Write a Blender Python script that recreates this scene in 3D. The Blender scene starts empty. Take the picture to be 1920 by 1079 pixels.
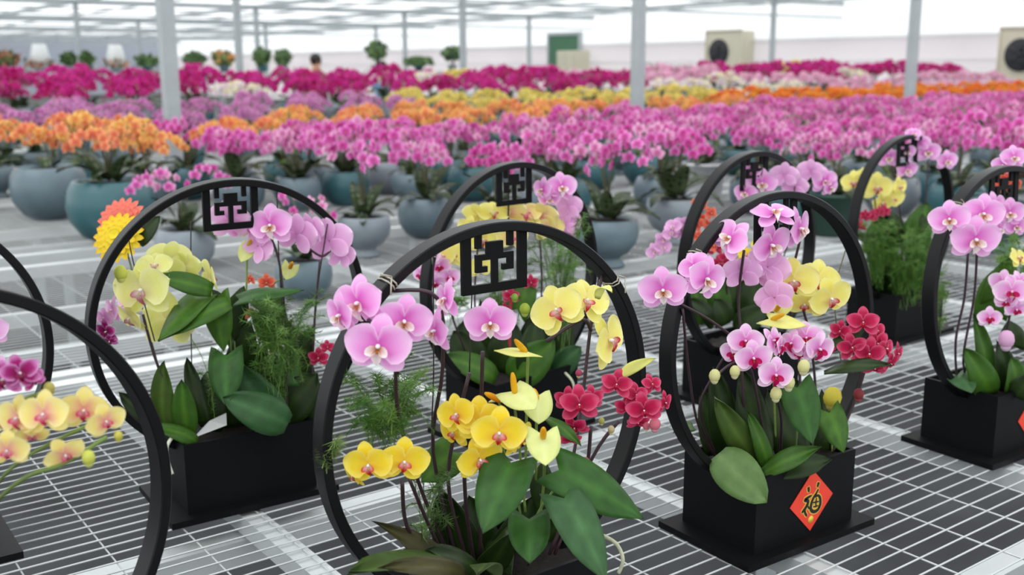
import bpy, math, random
import numpy as np
from mathutils import Vector, Matrix

# ------------------------------------------------------------------ camera, world, exposure
SC = bpy.context.scene
COL = SC.collection
F_PX, PITCH, ROLL, GRID, CAM_H = 1971.8, .2072, -.0037, .6404, .8015
W, H = 1920, 1079
CAMP = Vector((0, 0, CAM_H))
FW = Vector((0, math.cos(PITCH), -math.sin(PITCH)))
UP0 = Vector((0, math.sin(PITCH), math.cos(PITCH)))
RT0 = Vector((1, 0, 0))
RT = RT0 * math.cos(ROLL) + UP0 * math.sin(ROLL)
UP = -RT0 * math.sin(ROLL) + UP0 * math.cos(ROLL)
cd = bpy.data.cameras.new('camera')
cam = bpy.data.objects.new('camera', cd)
COL.objects.link(cam)
M = Matrix.Identity(4)
for i in range(3):
    M[i][0] = RT[i]; M[i][1] = UP[i]; M[i][2] = -FW[i]; M[i][3] = CAMP[i]
cam.matrix_world = M
cd.sensor_width = 36
cd.lens = F_PX / W * 36
cd.clip_start = .05
cd.clip_end = 400
cd.dof.use_dof = True
cd.dof.focus_distance = 1.5
cd.dof.aperture_fstop = 4.8
SC.camera = cam

wd = bpy.data.worlds.new('overcast_sky'); SC.world = wd
wd.use_nodes = True
nt = wd.node_tree
bg = nt.nodes['Background']
bg.inputs[1].default_value = 1.75
tc = nt.nodes.new('ShaderNodeTexCoord'); sx = nt.nodes.new('ShaderNodeSeparateXYZ')
rp = nt.nodes.new('ShaderNodeValToRGB')
nt.links.new(tc.outputs['Generated'], sx.inputs[0]); nt.links.new(sx.outputs[2], rp.inputs[0])
rp.color_ramp.elements[0].color = (.84, .87, .89, 1); rp.color_ramp.elements[1].color = (.97, .985, .99, 1)
nt.links.new(rp.outputs[0], bg.inputs[0])
ld = bpy.data.lights.new('veiled_sun', 'SUN'); ld.energy = 1.1; ld.angle = math.radians(40); ld.color = (1, .98, .95)
lo = bpy.data.objects.new('veiled_sun', ld); COL.objects.link(lo); lo.rotation_euler = (math.radians(28), math.radians(-22), 0)

SC.view_settings.view_transform = 'Standard'
SC.view_settings.look = 'None'
SC.view_settings.gamma = 1
SC.view_settings.use_curve_mapping = False
SC.view_settings.exposure = .2
SC.cycles.use_denoising = True
SC.cycles.max_bounces = 8
SC.cycles.transparent_max_bounces = 12

R = random.Random(7)
CA, SA = math.cos(GRID), math.sin(GRID)


def ST(s, t, z=0):            # bench coordinates: t along the benches, s across them
    return Vector((t * CA - s * SA, t * SA + s * CA, z))


def ray(u, v):
    return FW + RT * ((u - W / 2) / F_PX) - UP * ((v - H / 2) / F_PX)


def at(u, v, Y):
    d = ray(u, v)
    return CAMP + d * (Y / d.y)


def ground(u, v, z=0):
    d = ray(u, v)
    return CAMP + d * ((z - CAM_H) / d.z)


def depth(P):
    return (P - CAMP).dot(FW)


# ------------------------------------------------------------------ materials
def lin(h):
    h = h.lstrip('#'); c = [int(h[i:i + 2], 16) / 255 for i in (0, 2, 4)]
    return tuple((x / 12.92 if x <= .04045 else ((x + .055) / 1.055) ** 2.4) for x in c)


def mat(name, col='#808080', rough=.5, metal=0, noise=.0, scale=30, attr=False, transl=0, transp=0, bump=0, spec=.5, col2=None):
    m = bpy.data.materials.new(name); m.use_nodes = True
    n = m.node_tree.nodes; l = m.node_tree.links
    b = n['Principled BSDF']; out = n['Material Output']
    b.inputs['Roughness'].default_value = rough
    b.inputs['Metallic'].default_value = metal
    b.inputs['Specular IOR Level'].default_value = spec
    tex = n.new('ShaderNodeTexNoise'); tex.inputs['Scale'].default_value = scale; tex.inputs['Detail'].default_value = 3
    co = n.new('ShaderNodeTexCoord'); l.new(co.outputs['Object'], tex.inputs['Vector'])
    mp = n.new('ShaderNodeMapRange'); mp.inputs[1].default_value = .3; mp.inputs[2].default_value = .7
    mp.inputs[3].default_value = 1 - noise; mp.inputs[4].default_value = 1 + noise * .5
    l.new(tex.outputs['Fac'], mp.inputs[0])
    mx = n.new('ShaderNodeMix'); mx.data_type = 'RGBA'; mx.blend_type = 'MULTIPLY'; mx.inputs[0].default_value = 1
    if attr:
        a = n.new('ShaderNodeAttribute'); a.attribute_name = 'Col'; src = a.outputs['Color']
    elif col2:
        c2 = n.new('ShaderNodeMix'); c2.data_type = 'RGBA'; c2.inputs[6].default_value = (*lin(col), 1); c2.inputs[7].default_value = (*lin(col2), 1)
        l.new(mp.outputs[0], c2.inputs[0]); mp.clamp = True; src = c2.outputs[2]
    else:
        c = n.new('ShaderNodeRGB'); c.outputs[0].default_value = (*lin(col), 1); src = c.outputs[0]
    l.new(src, mx.inputs[6])
    if col2:
        mx.inputs[7].default_value = (1, 1, 1, 1); mp.inputs[3].default_value = 0; mp.inputs[4].default_value = 1
    else:
        l.new(mp.outputs[0], mx.inputs[7])
    l.new(mx.outputs[2], b.inputs['Base Color'])
    if bump:
        bp = n.new('ShaderNodeBump'); bp.inputs['Strength'].default_value = bump; bp.inputs['Distance'].default_value = .002
        l.new(tex.outputs['Fac'], bp.inputs['Height']); l.new(bp.outputs[0], b.inputs['Normal'])
    last = b.outputs[0]
    if transl:
        t = n.new('ShaderNodeBsdfTranslucent'); l.new(mx.outputs[2], t.inputs[0])
        s = n.new('ShaderNodeMixShader'); s.inputs[0].default_value = transl
        l.new(last, s.inputs[1]); l.new(t.outputs[0], s.inputs[2]); last = s.outputs[0]
    if transp:
        t = n.new('ShaderNodeBsdfTransparent')
        s = n.new('ShaderNodeMixShader'); s.inputs[0].default_value = transp
        l.new(last, s.inputs[1]); l.new(t.outputs[0], s.inputs[2]); last = s.outputs[0]
    l.new(last, out.inputs[0])
    return m


MAT = dict(
    petal=mat('petal', attr=True, rough=.6, noise=.05, scale=60, transl=.3, spec=.25),
    leaf=mat('leaf', attr=True, rough=.4, noise=.2, scale=45, transl=.08, spec=.25),
    stem=mat('stem', attr=True, rough=.5, noise=.15, scale=90),
    black=mat('black_board', '#0c0d0f', rough=.5, noise=.1, scale=40, spec=.14),
    hoop=mat('black_lacquer', '#08080a', rough=.38, noise=.1, scale=60, spec=.24),
    soil=mat('bark_soil', '#1a1410', rough=.95, noise=.5, scale=120, bump=1),
    wire=mat('zinc_wire', '#c6caca', rough=.45, metal=.2, noise=.06, scale=12),
    rail=mat('aluminium', '#d4d9da', rough=.4, metal=.25, noise=.06, scale=8),
    steel=mat('galvanised_steel', '#a9b1b4', rough=.5, metal=.1, noise=.1, scale=4),
    floor=mat('concrete', '#404346', rough=.75, noise=.0, scale=2.2, col2='#26292b'),
    film=mat('white_film', '#fafbfb', rough=.6, noise=.03, scale=1.5, transl=.7, transp=.4),
    wallfilm=mat('white_wall_sheet', '#f4f5f5', rough=.6, noise=.03, scale=.6, transl=.7, transp=.15),
    wallgrey=mat('pale_wall_panel', '#e6e2e3', rough=.6, noise=.03, scale=.6, transl=.65),
    greywall=mat('grey_blue_sheet', '#b9bfc9', rough=.6, noise=.06, scale=.4, transl=.35),
    red=mat('red_paper', '#e8402a', rough=.5, noise=.05, scale=60),
    gold=mat('gold_print', '#e6c548', rough=.45, noise=.05, scale=60),
    ink=mat('black_ink', '#14120f', rough=.5, noise=.05),
    potblue=mat('blue_grey_glaze', '#63767f', rough=.35, noise=.12, scale=9),
    potteal=mat('teal_glaze', '#39656c', rough=.35, noise=.14, scale=9),
    potgrey=mat('grey_glaze', '#828c94', rough=.4, noise=.1, scale=9),
    potgreen=mat('dark_green_plastic', '#2f4b40', rough=.5, noise=.1, scale=9),
    potwhite=mat('white_plastic', '#dfe4e6', rough=.4, noise=.05),
    beige=mat('beige_sheet_metal', '#c9c4b0', rough=.5, noise=.06),
    dark=mat('dark_grille', '#23262b', rough=.6, noise=.1),
    green=mat('green_door_paint', '#3f6e50', rough=.5, noise=.1),
    skin=mat('skin', '#c99577', rough=.5, noise=.05),
    hair=mat('black_hair', '#17130f', rough=.6, noise=.1),
    cloth=mat('plum_cloth', '#8e2a58', rough=.8, noise=.1),
    cloth2=mat('blue_cloth', '#6e9cc0', rough=.8, noise=.1),
    tie=mat('clear_twist_tie', '#b8b4a0', rough=.3, noise=.1),
    plastic=mat('clear_plastic_sleeve', '#e9ecec', rough=.3, noise=.05, transl=.3, transp=.25),
)


# ------------------------------------------------------------------ helpers
def mesh(name, v, f, m, col=None, smooth=True):
    me = bpy.data.meshes.new(name)
    me.from_pydata([tuple(p) for p in v], [], f)
    me.materials.append(MAT[m] if isinstance(m, str) else m)
    if smooth:
        me.polygons.foreach_set('use_smooth', [True] * len(me.polygons))
    if col is not None:
        a = me.color_attributes.new('Col', 'FLOAT_COLOR', 'POINT')
        arr = np.ones((len(v), 4), dtype=np.float32); arr[:, :3] = np.array(col, dtype=np.float32)
        a.data.foreach_set('color', arr.ravel())
    me.update()
    return me


def link(name, me, parent=None, mtx=None):
    o = bpy.data.objects.new(name, me); COL.objects.link(o)
    if parent is not None:
        o.parent = parent
    if mtx is not None:
        o.matrix_basis = mtx
    return o


def tag(o, label=None, cat=None, group=None, kind=None):
    if label: o['label'] = label
    if cat: o['category'] = cat
    if group: o['group'] = group
    if kind: o['kind'] = kind
    return o


def empty(name, P, rz=0, label=None, cat=None, group=None, kind=None):
    o = bpy.data.objects.new(name, None); COL.objects.link(o)
    o.empty_display_size = .05
    o.matrix_basis = Matrix.Translation(P) @ Matrix.Rotation(rz, 4, 'Z')
    return tag(o, label, cat, group, kind)


class B:
    """collects geometry for one mesh"""
    def __init__(s): s.v = []; s.f = []; s.c = []
    def add(s, v, f, c=(1, 1, 1)):
        o = len(s.v); s.v += [tuple(p) for p in v]; s.f += [tuple(i + o for i in q) for q in f]
        if len(c) == len(v) and not isinstance(c[0], (int, float)): s.c += [tuple(x) for x in c]
        else: s.c += [tuple(c)] * len(v)
    def box(s, a, b, c=(1, 1, 1), mtx=None):
        (x0, y0, z0), (x1, y1, z1) = a, b
        v = [Vector(p) for p in ((x0, y0, z0), (x1, y0, z0), (x1, y1, z0), (x0, y1, z0), (x0, y0, z1), (x1, y0, z1), (x1, y1, z1), (x0, y1, z1))]
        if mtx: v = [mtx @ p for p in v]
        s.add(v, [(0, 3, 2, 1), (4, 5, 6, 7), (0, 1, 5, 4), (1, 2, 6, 5), (2, 3, 7, 6), (3, 0, 4, 7)], c)
    def tube(s, pts, r, n=6, c=(1, 1, 1), c2=None, cap=True):
        pts = [Vector(p) for p in pts]; k = len(pts)
        rr = r if isinstance(r, (list, tuple)) else [r] * k
        vs = []; cs = []; ref = None
        for i, p in enumerate(pts):
            T = (pts[min(i + 1, k - 1)] - pts[max(i - 1, 0)]).normalized()
            if ref is None:
                ref = T.cross(Vector((0, 0, 1)))
                if ref.length < .1: ref = T.cross(Vector((1, 0, 0)))
            ref = (ref - T * ref.dot(T)).normalized(); q = T.cross(ref)
            for j in range(n):
                a = 2 * math.pi * j / n
                vs.append(p + (ref * math.cos(a) + q * math.sin(a)) * rr[i])
                t = i / (k - 1); cs.append(c if c2 is None else tuple(c[m] * (1 - t) + c2[m] * t for m in range(3)))
        fs = [(i * n + j, i * n + (j + 1) % n, (i + 1) * n + (j + 1) % n, (i + 1) * n + j) for i in range(k - 1) for j in range(n)]
        if cap: fs += [tuple(range(n))[::-1], tuple((k - 1) * n + j for j in range(n))]
        s.add(vs, fs, cs)
    def lathe(s, prof, n=24, c=(1, 1, 1), ctr=(0, 0, 0)):
        vs = [(ctr[0] + r * math.cos(2 * math.pi * j / n), ctr[1] + r * math.sin(2 * math.pi * j / n), ctr[2] + z) for r, z in prof for j in range(n)]
        fs = [(i * n + j, i * n + (j + 1) % n, (i + 1) * n + (j + 1) % n, (i + 1) * n + j) for i in range(len(prof) - 1) for j in range(n)]
        fs += [tuple(range(n))[::-1], tuple((len(prof) - 1) * n + j for j in range(n))]
        s.add(vs, fs, c)
    def blob(s, ctr, rad, c=(1, 1, 1), n=8, m=6):
        vs = []; rx, ry, rz = rad
        for i in range(m + 1):
            ph = math.pi * i / m
            for j in range(n):
                a = 2 * math.pi * j / n
                vs.append((ctr[0] + rx * math.sin(ph) * math.cos(a), ctr[1] + ry * math.sin(ph) * math.sin(a), ctr[2] + rz * math.cos(ph)))
        s.add(vs, [(i * n + j, (i + 1) * n + j, (i + 1) * n + (j + 1) % n, i * n + (j + 1) % n) for i in range(m) for j in range(n)], c)
    def mesh(s, name, m, smooth=True): return mesh(name, s.v, s.f, m, s.c, smooth)


def mixc(a, b, t):
    t = max(0, min(1, t)); return tuple(a[i] * (1 - t) + b[i] * t for i in range(3))


# ------------------------------------------------------------------ flowers
def wfan(u): return max(0, math.sin(math.pi * min(1, .06 + .94 * u ** .78))) ** .56
def woval(u): return max(0, math.sin(math.pi * min(1, .05 + .95 * u ** 1.1))) ** .56
def wpoint(u): return max(0, math.sin(math.pi * min(1, .06 + .94 * u ** .8))) ** 1.0


def petal(b, ang, L, Wd, wf, colf, z0=0, tilt=0, cup=.1, nu=7, nv=6, seed=0, wave=.0):
    rr = random.Random(seed); ph = rr.uniform(0, 6)
    vs = []; cs = []
    ca, sa = math.cos(ang), math.sin(ang)
    for i in range(nu + 1):
        u = 1 - (1 - i / nu) ** 1.7
        w = wf(u) * Wd * .5
        for j in range(nv + 1):
            v = -1 + 2 * j / nv
            x = L * (.04 + .96 * u); y = v * w
            # round the tip: push the edge rows outward less
            z = z0 + tilt * u * L - cup * L * (u * u) + cup * Wd * .5 * v * v * (1 if cup > 0 else 1) + wave * L * math.sin(6 * u + 3 * v + ph) * u
            vs.append((x * ca - y * sa, x * sa + y * ca, z)); cs.append(colf(u, abs(v)))
    n = nv + 1
    b.add(vs, [(i * n + j, (i + 1) * n + j, (i + 1) * n + j + 1, i * n + j + 1) for i in range(nu) for j in range(nv)], cs)


KINDS = {}


def kind(name, main, edge, inner, lipc, lip2, sepal=None, shape='phal', lipscale=1.0, column='#ffffff', label=''):
    main, edge, inner, lipc, lip2, column = (lin(x) for x in (main, edge, inner, lipc, lip2, column))
    sepal = lin(sepal) if sepal else main
    var = []
    for k in range(3):
        b = B(); rr = random.Random(hash(name) % 1 + k * 17 + len(name))
        def cf(u, v):
            c = mixc(inner, main, (u - .05) / .5); c = mixc(c, edge, (max(u, v) - .6) / .4)
            return c
        def sf(u, v):
            c = mixc(inner, sepal, u / .45); return mixc(c, edge, (max(u, v * .95) - .62) / .38 * .9)
        j = lambda a: a + math.radians(rr.uniform(-5, 5))
        d = math.radians
        if shape == 'phal':
            for a, L in ((90, .5), (218, .5), (322, .5)):
                petal(b, j(d(a)), L, .36, woval, sf, z0=-.02, tilt=rr.uniform(-.12, .02), cup=.1, seed=k)
            for a in (14, 166):
                petal(b, j(d(a)), .53, .62, wfan, cf, z0=.012, tilt=rr.uniform(.05, .2), cup=.16, seed=k + 5, wave=.012, nv=8)
        else:   # small star like flowers, five even rounded parts
            for a in (90, 214, 326):
                petal(b, j(d(a)), .5, .32, woval, sf, z0=-.01, tilt=rr.uniform(-.1, .1), cup=.12, seed=k)
            for a in (20, 160):
                petal(b, j(d(a)), .5, .44, wfan, cf, z0=.012, tilt=rr.uniform(.0, .2), cup=.14, seed=k + 5)
        m1 = b.mesh(name + '_blossom', 'petal')
        q = B(); s = lipscale
        petal(q, d(270), .23 * s, .13 * s, wpoint, lambda u, v: mixc(lip2, lipc, u * 1.6), z0=.05, tilt=.55, cup=.9, nu=5, nv=4)
        for a in (-28, 208):
            petal(q, d(a), .15 * s, .12 * s, woval, lambda u, v: mixc(lip2, lipc, u + .3 * v), z0=.045, tilt=.9, cup=.2, nu=4, nv=4)
        q.blob((0, .015, .07), (.028 * s, .03 * s, .05 * s), column)
        q.blob((0, -.05 * s, .075), (.025 * s, .03 * s, .025), mixc(lip2, lin('#e8b23a'), .5))
        m2 = q.mesh(name + '_lip', 'petal')
        var.append((m1, m2))
    KINDS[name] = (var, label)


kind('pink', '#f4aae8', '#fcd8f8', '#e066c8', '#fffaf6', '#c4682c', lipscale=1.3, label='big pink moth orchid blossom with a white lip')
kind('mauve', '#eeb4e4', '#f6d0f0', '#e29cd6', '#f9e4ee', '#c87a70', label='pale mauve moth orchid blossom')
kind('lemon', '#f4ec7c', '#f9f4a8', '#f7e890', '#c02836', '#f6e6e0', label='lemon yellow moth orchid blossom with a red spotted lip')
kind('yellow', '#fade30', '#fdec74', '#f8d445', '#d2371f', '#f4dfe0', label='golden yellow moth orchid blossom with a red lip')
kind('lime', '#eff08e', '#f7f7b8', '#f3edb0', '#b86a80', '#f5efe0', label='greenish yellow moth orchid blossom')
kind('cream', '#f6e88c', '#f8efae', '#f0a8a8', '#cf2268', '#f0c8d0', label='cream yellow blossom flushed pink at the centre')
kind('crimson', '#c0124c', '#e26488', '#a00a3a', '#a80a3a', '#d82a60', sepal='#b81a4c', shape='star', lipscale=.8, column='#fff2f4', label='small crimson blossom with a white eye')
kind('candy', '#f6bdee', '#fff2fd', '#ea80d0', '#c2125c', '#b80e50', lipscale=1.35, column='#fbe8f4', label='small pale pink blossom with a magenta lip')
kind('purple', '#a61a72', '#f0a8e4', '#8c0c50', '#7c0a3c', '#b04080', shape='star', lipscale=1.1, label='purple blossom with pale edges')
kind('coral', '#e8604a', '#f2a080', '#d03838', '#c22230', '#f0c060', shape='star', lipscale=.8, label='small coral red blossom')

BASE = Matrix(((1, 0, 0), (0, 0, -1), (0, 1, 0)))     # local x right, y up, z towards the viewer side


class Pl:
    """a planter: origin, yaw, and its inverse"""
    def __init__(s, root): s.root = root; s.m = root.matrix_basis.copy(); s.inv = s.m.inverted(); s.Y = s.m.translation.y


def orient(yaw, pitch, roll):
    return (Matrix.Rotation(math.radians(yaw), 3, 'Z') @ Matrix.Rotation(math.radians(-pitch), 3, 'X') @ BASE @ Matrix.Rotation(math.radians(roll), 3, 'Z'))


def fl(P, k, u, v, w, dY=0, yaw=0, pitch=0, roll=0):
    """one blossom: pixel centre, full width in pixels, depth relative to the planter, turn"""
    var, lab = KINDS[k]
    m1, m2 = var[R.randrange(3)]
    pos = at(u, v, P.Y + dY)
    sc = w * depth(pos) / F_PX
    mt = Matrix.Translation(pos) @ (orient(yaw, pitch, roll)).to_4x4() @ Matrix.Scale(sc, 4)
    o = link('blossom', m1, P.root, P.inv @ mt); o['label'] = lab
    link('lip', m2, o)
    return o


def local(P, pts): return [P.inv @ Vector(p) for p in pts]


def spline(pts, n=6):
    pts = [Vector(p) for p in pts]
    if len(pts) < 3: return [pts[0].lerp(pts[-1], i / n) for i in range(n + 1)]
    out = []
    for i in range(len(pts) - 1):
        p0 = pts[max(i - 1, 0)]; p1 = pts[i]; p2 = pts[i + 1]; p3 = pts[min(i + 2, len(pts) - 1)]
        for k in range(n):
            t = k / n
            out.append(.5 * ((2 * p1) + (p2 - p0) * t + (2 * p0 - 5 * p1 + 4 * p2 - p3) * t * t + (3 * p1 - p0 - 3 * p2 + p3) * t ** 3))
    out.append(pts[-1]); return out


DK, GR, LG, BR = lin('#3c2830'), lin('#5f7f3a'), lin('#a8c25a'), lin('#4a3a2c')


def stem(P, pts, r=.0026, c=DK, c2=None, name='flower_stem'):
    """pts: (u, v, dY)"""
    w = spline([at(u, v, P.Y + d) for u, v, d in pts], 5)
    b = B(); b.tube(local(P, w), r, 6, c, c2)
    # nodes along the stem
    return link(name, b.mesh(name, 'stem'), P.root)


def bud(P, u, v, w, dY, c='#d9dc7a', c2='#e9e6a8'):
    pos = at(u, v, P.Y + dY); r = w * depth(pos) / F_PX / 2
    b = B(); b.blob((0, 0, 0), (r * .85, r * .85, r), lin(c)); b.blob((0, 0, -r * .6), (r * .6, r * .6, r * .7), lin(c2))
    return link('bud', b.mesh('bud', 'petal'), P.root, P.inv @ Matrix.Translation(pos))


LEAFC = dict(dark=('#17260e', '#31491a'), mid=('#264a16', '#4f7a24'), orchid=('#2e4616', '#56702c'), pale=('#50703c', '#708c54'),
             heart=('#193c14', '#3c6a2a'), brown=('#3a3820', '#54502c'), spathe=('#dfe78c', '#eef3b0'), spathey=('#eef08a', '#f4f2a0'), glau=('#204422', '#446c40'))


def leafmesh(base, tip, wd, N, kindl='oval', c='dark', bend=.12, fold=.12, twist=0, nu=10, nv=6, thick=.0009):
    base, tip = Vector(base), Vector(tip)
    T = tip - base; L = T.length; T.normalize()
    S = T.cross(Vector(N)).normalized(); Nn = S.cross(T).normalized()
    c1, c2 = (lin(x) for x in LEAFC[c])
    vs = []; cs = []
    for i in range(nu + 1):
        u = i / nu
        if kindl == 'oval': w = max(0, math.sin(math.pi * min(1, .1 + .9 * u ** .85))) ** .6
        elif kindl == 'strap': w = (min(1, (1 - u) * 3.5)) ** .6 * (.55 + .45 * math.sin(math.pi * min(1, u * 1.2)))
        elif kindl == 'heart': w = (1 - u) ** .9 * (.78 + 1.45 * u) * (1 - .3 * u ** 5) if u < 1 else 0
        tw = twist * u
        for j in range(nv + 1):
            v = -1 + 2 * j / nv
            x = v * w * wd * .5
            uu = u * L
            if kindl == 'heart': uu -= .42 * wd * (abs(v) ** 1.3) * (1 - u) ** 3 * (1.25 - .6 * abs(v)); uu += .16 * L if False else 0
            zc = bend * L * 4 * u * (1 - u) + fold * abs(x) + .03 * L * math.sin(5 * u + 2 * v)
            if kindl == 'heart': zc = bend * L * 4 * u * (1 - u) - fold * abs(x) + .02 * L * math.sin(7 * u) * abs(v)
            X = x * math.cos(tw); Z = zc + x * math.sin(tw)
            vs.append(base + T * uu + S * X + Nn * Z)
            mid = 1 - min(1, abs(v) * 3)
            vein = .25 * (0.5 + .5 * math.cos(18 * u - 5 * abs(v))) if kindl == 'heart' else 0
            cs.append(mixc(c1, c2, .25 + .5 * mid + vein + .2 * (1 - u)))
    n = nv + 1; m = len(vs)
    fs = [(i * n + j, (i + 1) * n + j, (i + 1) * n + j + 1, i * n + j + 1) for i in range(nu) for j in range(nv)]
    # underside, a little below, joined along the rim: a real thickness
    vs2 = [p - Nn * thick for p in vs]
    fs2 = [tuple(m + k for k in f[::-1]) for f in fs]
    rim = [j for j in range(n)] + [i * n + nv for i in range(1, nu + 1)] + [nu * n + j for j in range(nv - 1, -1, -1)] + [i * n for i in range(nu - 1, 0, -1)]
    fr = [(rim[k], rim[(k + 1) % len(rim)], m + rim[(k + 1) % len(rim)], m + rim[k]) for k in range(len(rim))]
    return vs + vs2, fs + fs2 + fr, cs + [mixc(x, (.5, .6, .35), .15) for x in cs]


def leaf(P, a, t, wpx, kindl='oval', c='dark', yaw=0, pitch=35, bend=.1, fold=.12, name=None, m='leaf', lab=None):
    """a, t: (u, v, dY) of base and tip"""
    A = at(a[0], a[1], P.Y + a[2]); T = at(t[0], t[1], P.Y + t[2])
    wd = wpx * depth((A + T) / 2) / F_PX
    N = orient(yaw, pitch, 0) @ Vector((0, 0, 1))
    v, f, cs = leafmesh(A, T, wd, N, kindl, c, bend, fold)
    name = name or {'heart': 'heart_leaf', 'oval': 'orchid_leaf', 'strap': 'strap_leaf'}[kindl]
    o = link(name, mesh(name, local(P, v), f, m, cs), P.root)
    if lab: o['label'] = lab
    return o


def anthurium(P, a, t, wpx, yaw, pitch, spad, stempts=None, c='spathe', bend=.02, sc='#f3c62a'):
    """spathe with its spadix; spad: (u, v, dY) tip of the spadix"""
    o = leaf(P, a, t, wpx, 'heart', c, yaw, pitch, bend, .08, 'spathe', 'petal', 'pale yellow green heart-shaped spathe')
    p0 = at(a[0], a[1], P.Y + a[2]); p0 = p0.lerp(at(t[0], t[1], P.Y + t[2]), .08); p1 = at(spad[0], spad[1], P.Y + spad[2])
    b = B(); pts = [p0.lerp(p1, i / 5) for i in range(6)]
    b.tube(local(P, pts), [.0035, .0042, .0042, .004, .0034, .0018], 8, lin(sc), lin('#e8b020'))
    link('spadix', b.mesh('spadix', 'petal'), o)
    if stempts: stem(P, stempts, .0018, lin('#7f9a45'), name='spathe_stem')


def fern(P, u, v, wpx, hpx, dY, n=26, seed=1, c='#4f8038', depth_m=.08, hang=.0):
    """feathery asparagus fern: many needles nobody could count, one stuff part"""
    rr = random.Random(seed); b = B()
    c0 = at(u, v, P.Y + dY); k = depth(c0) / F_PX
    w, h = wpx * k / 2, hpx * k / 2
    col = lin(c)
    for q in range(n):
        p = c0 + Vector((rr.uniform(-.25, .25) * w, rr.uniform(-1, 1) * depth_m, -h * rr.uniform(.5, 1)))
        a = rr.uniform(0, 2 * math.pi)
        e = c0 + Vector((math.cos(a) * w * rr.uniform(.5, 1.1), math.sin(a) * depth_m, h * rr.uniform(-.5, 1)))
        mid = (p + e) / 2 + Vector((0, 0, h * .4))
        pts = spline([p, mid, e], 9)
        cc = mixc(col, lin('#88ac58'), rr.random() * .6)
        b.tube(pts[::3], .0005, 3, cc, cap=False)
        for i in range(4, len(pts)):
            T = (pts[i] - pts[i - 1]).normalized()
            for m in range(7):
                d = Vector((rr.gauss(0, 1), rr.gauss(0, 1), rr.gauss(0, .6))); d = (d - T * d.dot(T) * .6).normalized()
                ln = rr.uniform(.009, .02); s = d.cross(T).normalized() * .0006
                o = pts[i].lerp(pts[i - 1], rr.random())
                b.add([o - s, o + s, o + d * ln], [(0, 1, 2)], cc)
    b.v = local(P, b.v)
    o = link('fern_fronds', b.mesh('fern', 'leaf', False), P.root); o['kind'] = 'stuff'
    return o


# ------------------------------------------------------------------ setting: floor, ceiling, walls, pillars
def struct(name, b, m, label=None, smooth=False):
    return tag(link(name, b.mesh(name, m, smooth)), label, None, None, 'structure')


FLOOR = -.75; CEIL = 2.35; TW = 22.5; SW = 66.
b = B(); q = [ST(-12, -14, FLOOR), ST(-12, TW, FLOOR), ST(SW, TW, FLOOR), ST(SW, -14, FLOOR)]
b.add(q, [(0, 1, 2, 3)]); struct('floor', b, 'floor', 'dark grey concrete floor under the wire benches')
b = B()
for i in range(13):
    s0 = -12 + i * 6; b.add([ST(s0, -14, CEIL + .12), ST(s0, TW, CEIL + .12), ST(s0 + 5.96, TW, CEIL + .12), ST(s0 + 5.96, -14, CEIL + .12)], [(0, 3, 2, 1)])
struct('ceiling', b, 'film', 'white translucent greenhouse ceiling film')


def stbox(b, s0, s1, t0, t1, z0, z1):
    v = [ST(s0, t0, z0), ST(s0, t1, z0), ST(s1, t1, z0), ST(s1, t0, z0), ST(s0, t0, z1), ST(s0, t1, z1), ST(s1, t1, z1), ST(s1, t0, z1)]
    b.add(v, [(0, 3, 2, 1), (4, 5, 6, 7), (0, 1, 5, 4), (1, 2, 6, 5), (2, 3, 7, 6), (3, 0, 4, 7)])


b = B(); stbox(b, -12, SW, TW, TW + .1, 1.45, CEIL + .2); struct('wall_right', b, 'wallfilm', 'bright white greenhouse end wall')
b = B(); stbox(b, -12, SW, TW - .05, TW + .1, FLOOR, 1.45); struct('wall_right', b, 'wallgrey', 'pale pinkish grey lower panel of the end wall')
b = B(); stbox(b, SW, SW + .1, -14, TW, FLOOR, CEIL + .2); struct('wall_back', b, 'greywall', 'hazy grey blue far wall of the greenhouse')
# wall rails
for z in (.9, 1.45):
    b = B(); stbox(b, -12, SW, TW - .09, TW - .05, z, z + .05); struct('trim_1', b, 'wallfilm')
# ceiling beams: heavy ones on the pillar rows, light purlins between
PS, PT = [7.25 + 9.3 * i for i in range(-1, 7)], [2.5 + 4.36 * j for j in range(-3, 5)]
for s in PS:
    b = B(); stbox(b, s - .04, s + .04, -14, TW, CEIL - .12, CEIL); o = struct('ceiling_beam', b, 'steel')
    b = B(); stbox(b, s - .02, s + .02, -14, TW, CEIL - .42, CEIL - .38); struct('ceiling_truss', b, 'steel')
for t in PT:
    b = B(); stbox(b, -12, SW, t - .03, t + .03, CEIL - .1, CEIL); struct('ceiling_beam', b, 'steel')
for i in range(26):
    s = -10 + i * 2.9
    b = B(); stbox(b, s - .02, s + .02, -14, TW, CEIL + .02, CEIL + .07); struct('ceiling_purlin', b, 'steel')
for i in range(9):
    t = -10 + 4.36 * i + 1.5
    b = B(); stbox(b, -12, SW, t - .012, t + .012, CEIL - .02, CEIL + .02); struct('ceiling_purlin', b, 'steel')
pb = B(); pb.box((-.048, -.048, FLOOR), (.048, .048, CEIL)); pb.box((-.1, -.1, FLOOR), (.1, .1, FLOOR + .02)); pm = pb.mesh('pillar', 'steel', False)
for s in PS[1:5]:
    for j, t in enumerate(PT):
        if t < 0 and s > 8: continue
        if t < 0: continue
        o = link('pillar', pm); o.matrix_basis = Matrix.Translation(ST(s, t, 0)) @ Matrix.Rotation(GRID, 4, 'Z')
        tag(o, None, None, None, 'structure')

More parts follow.
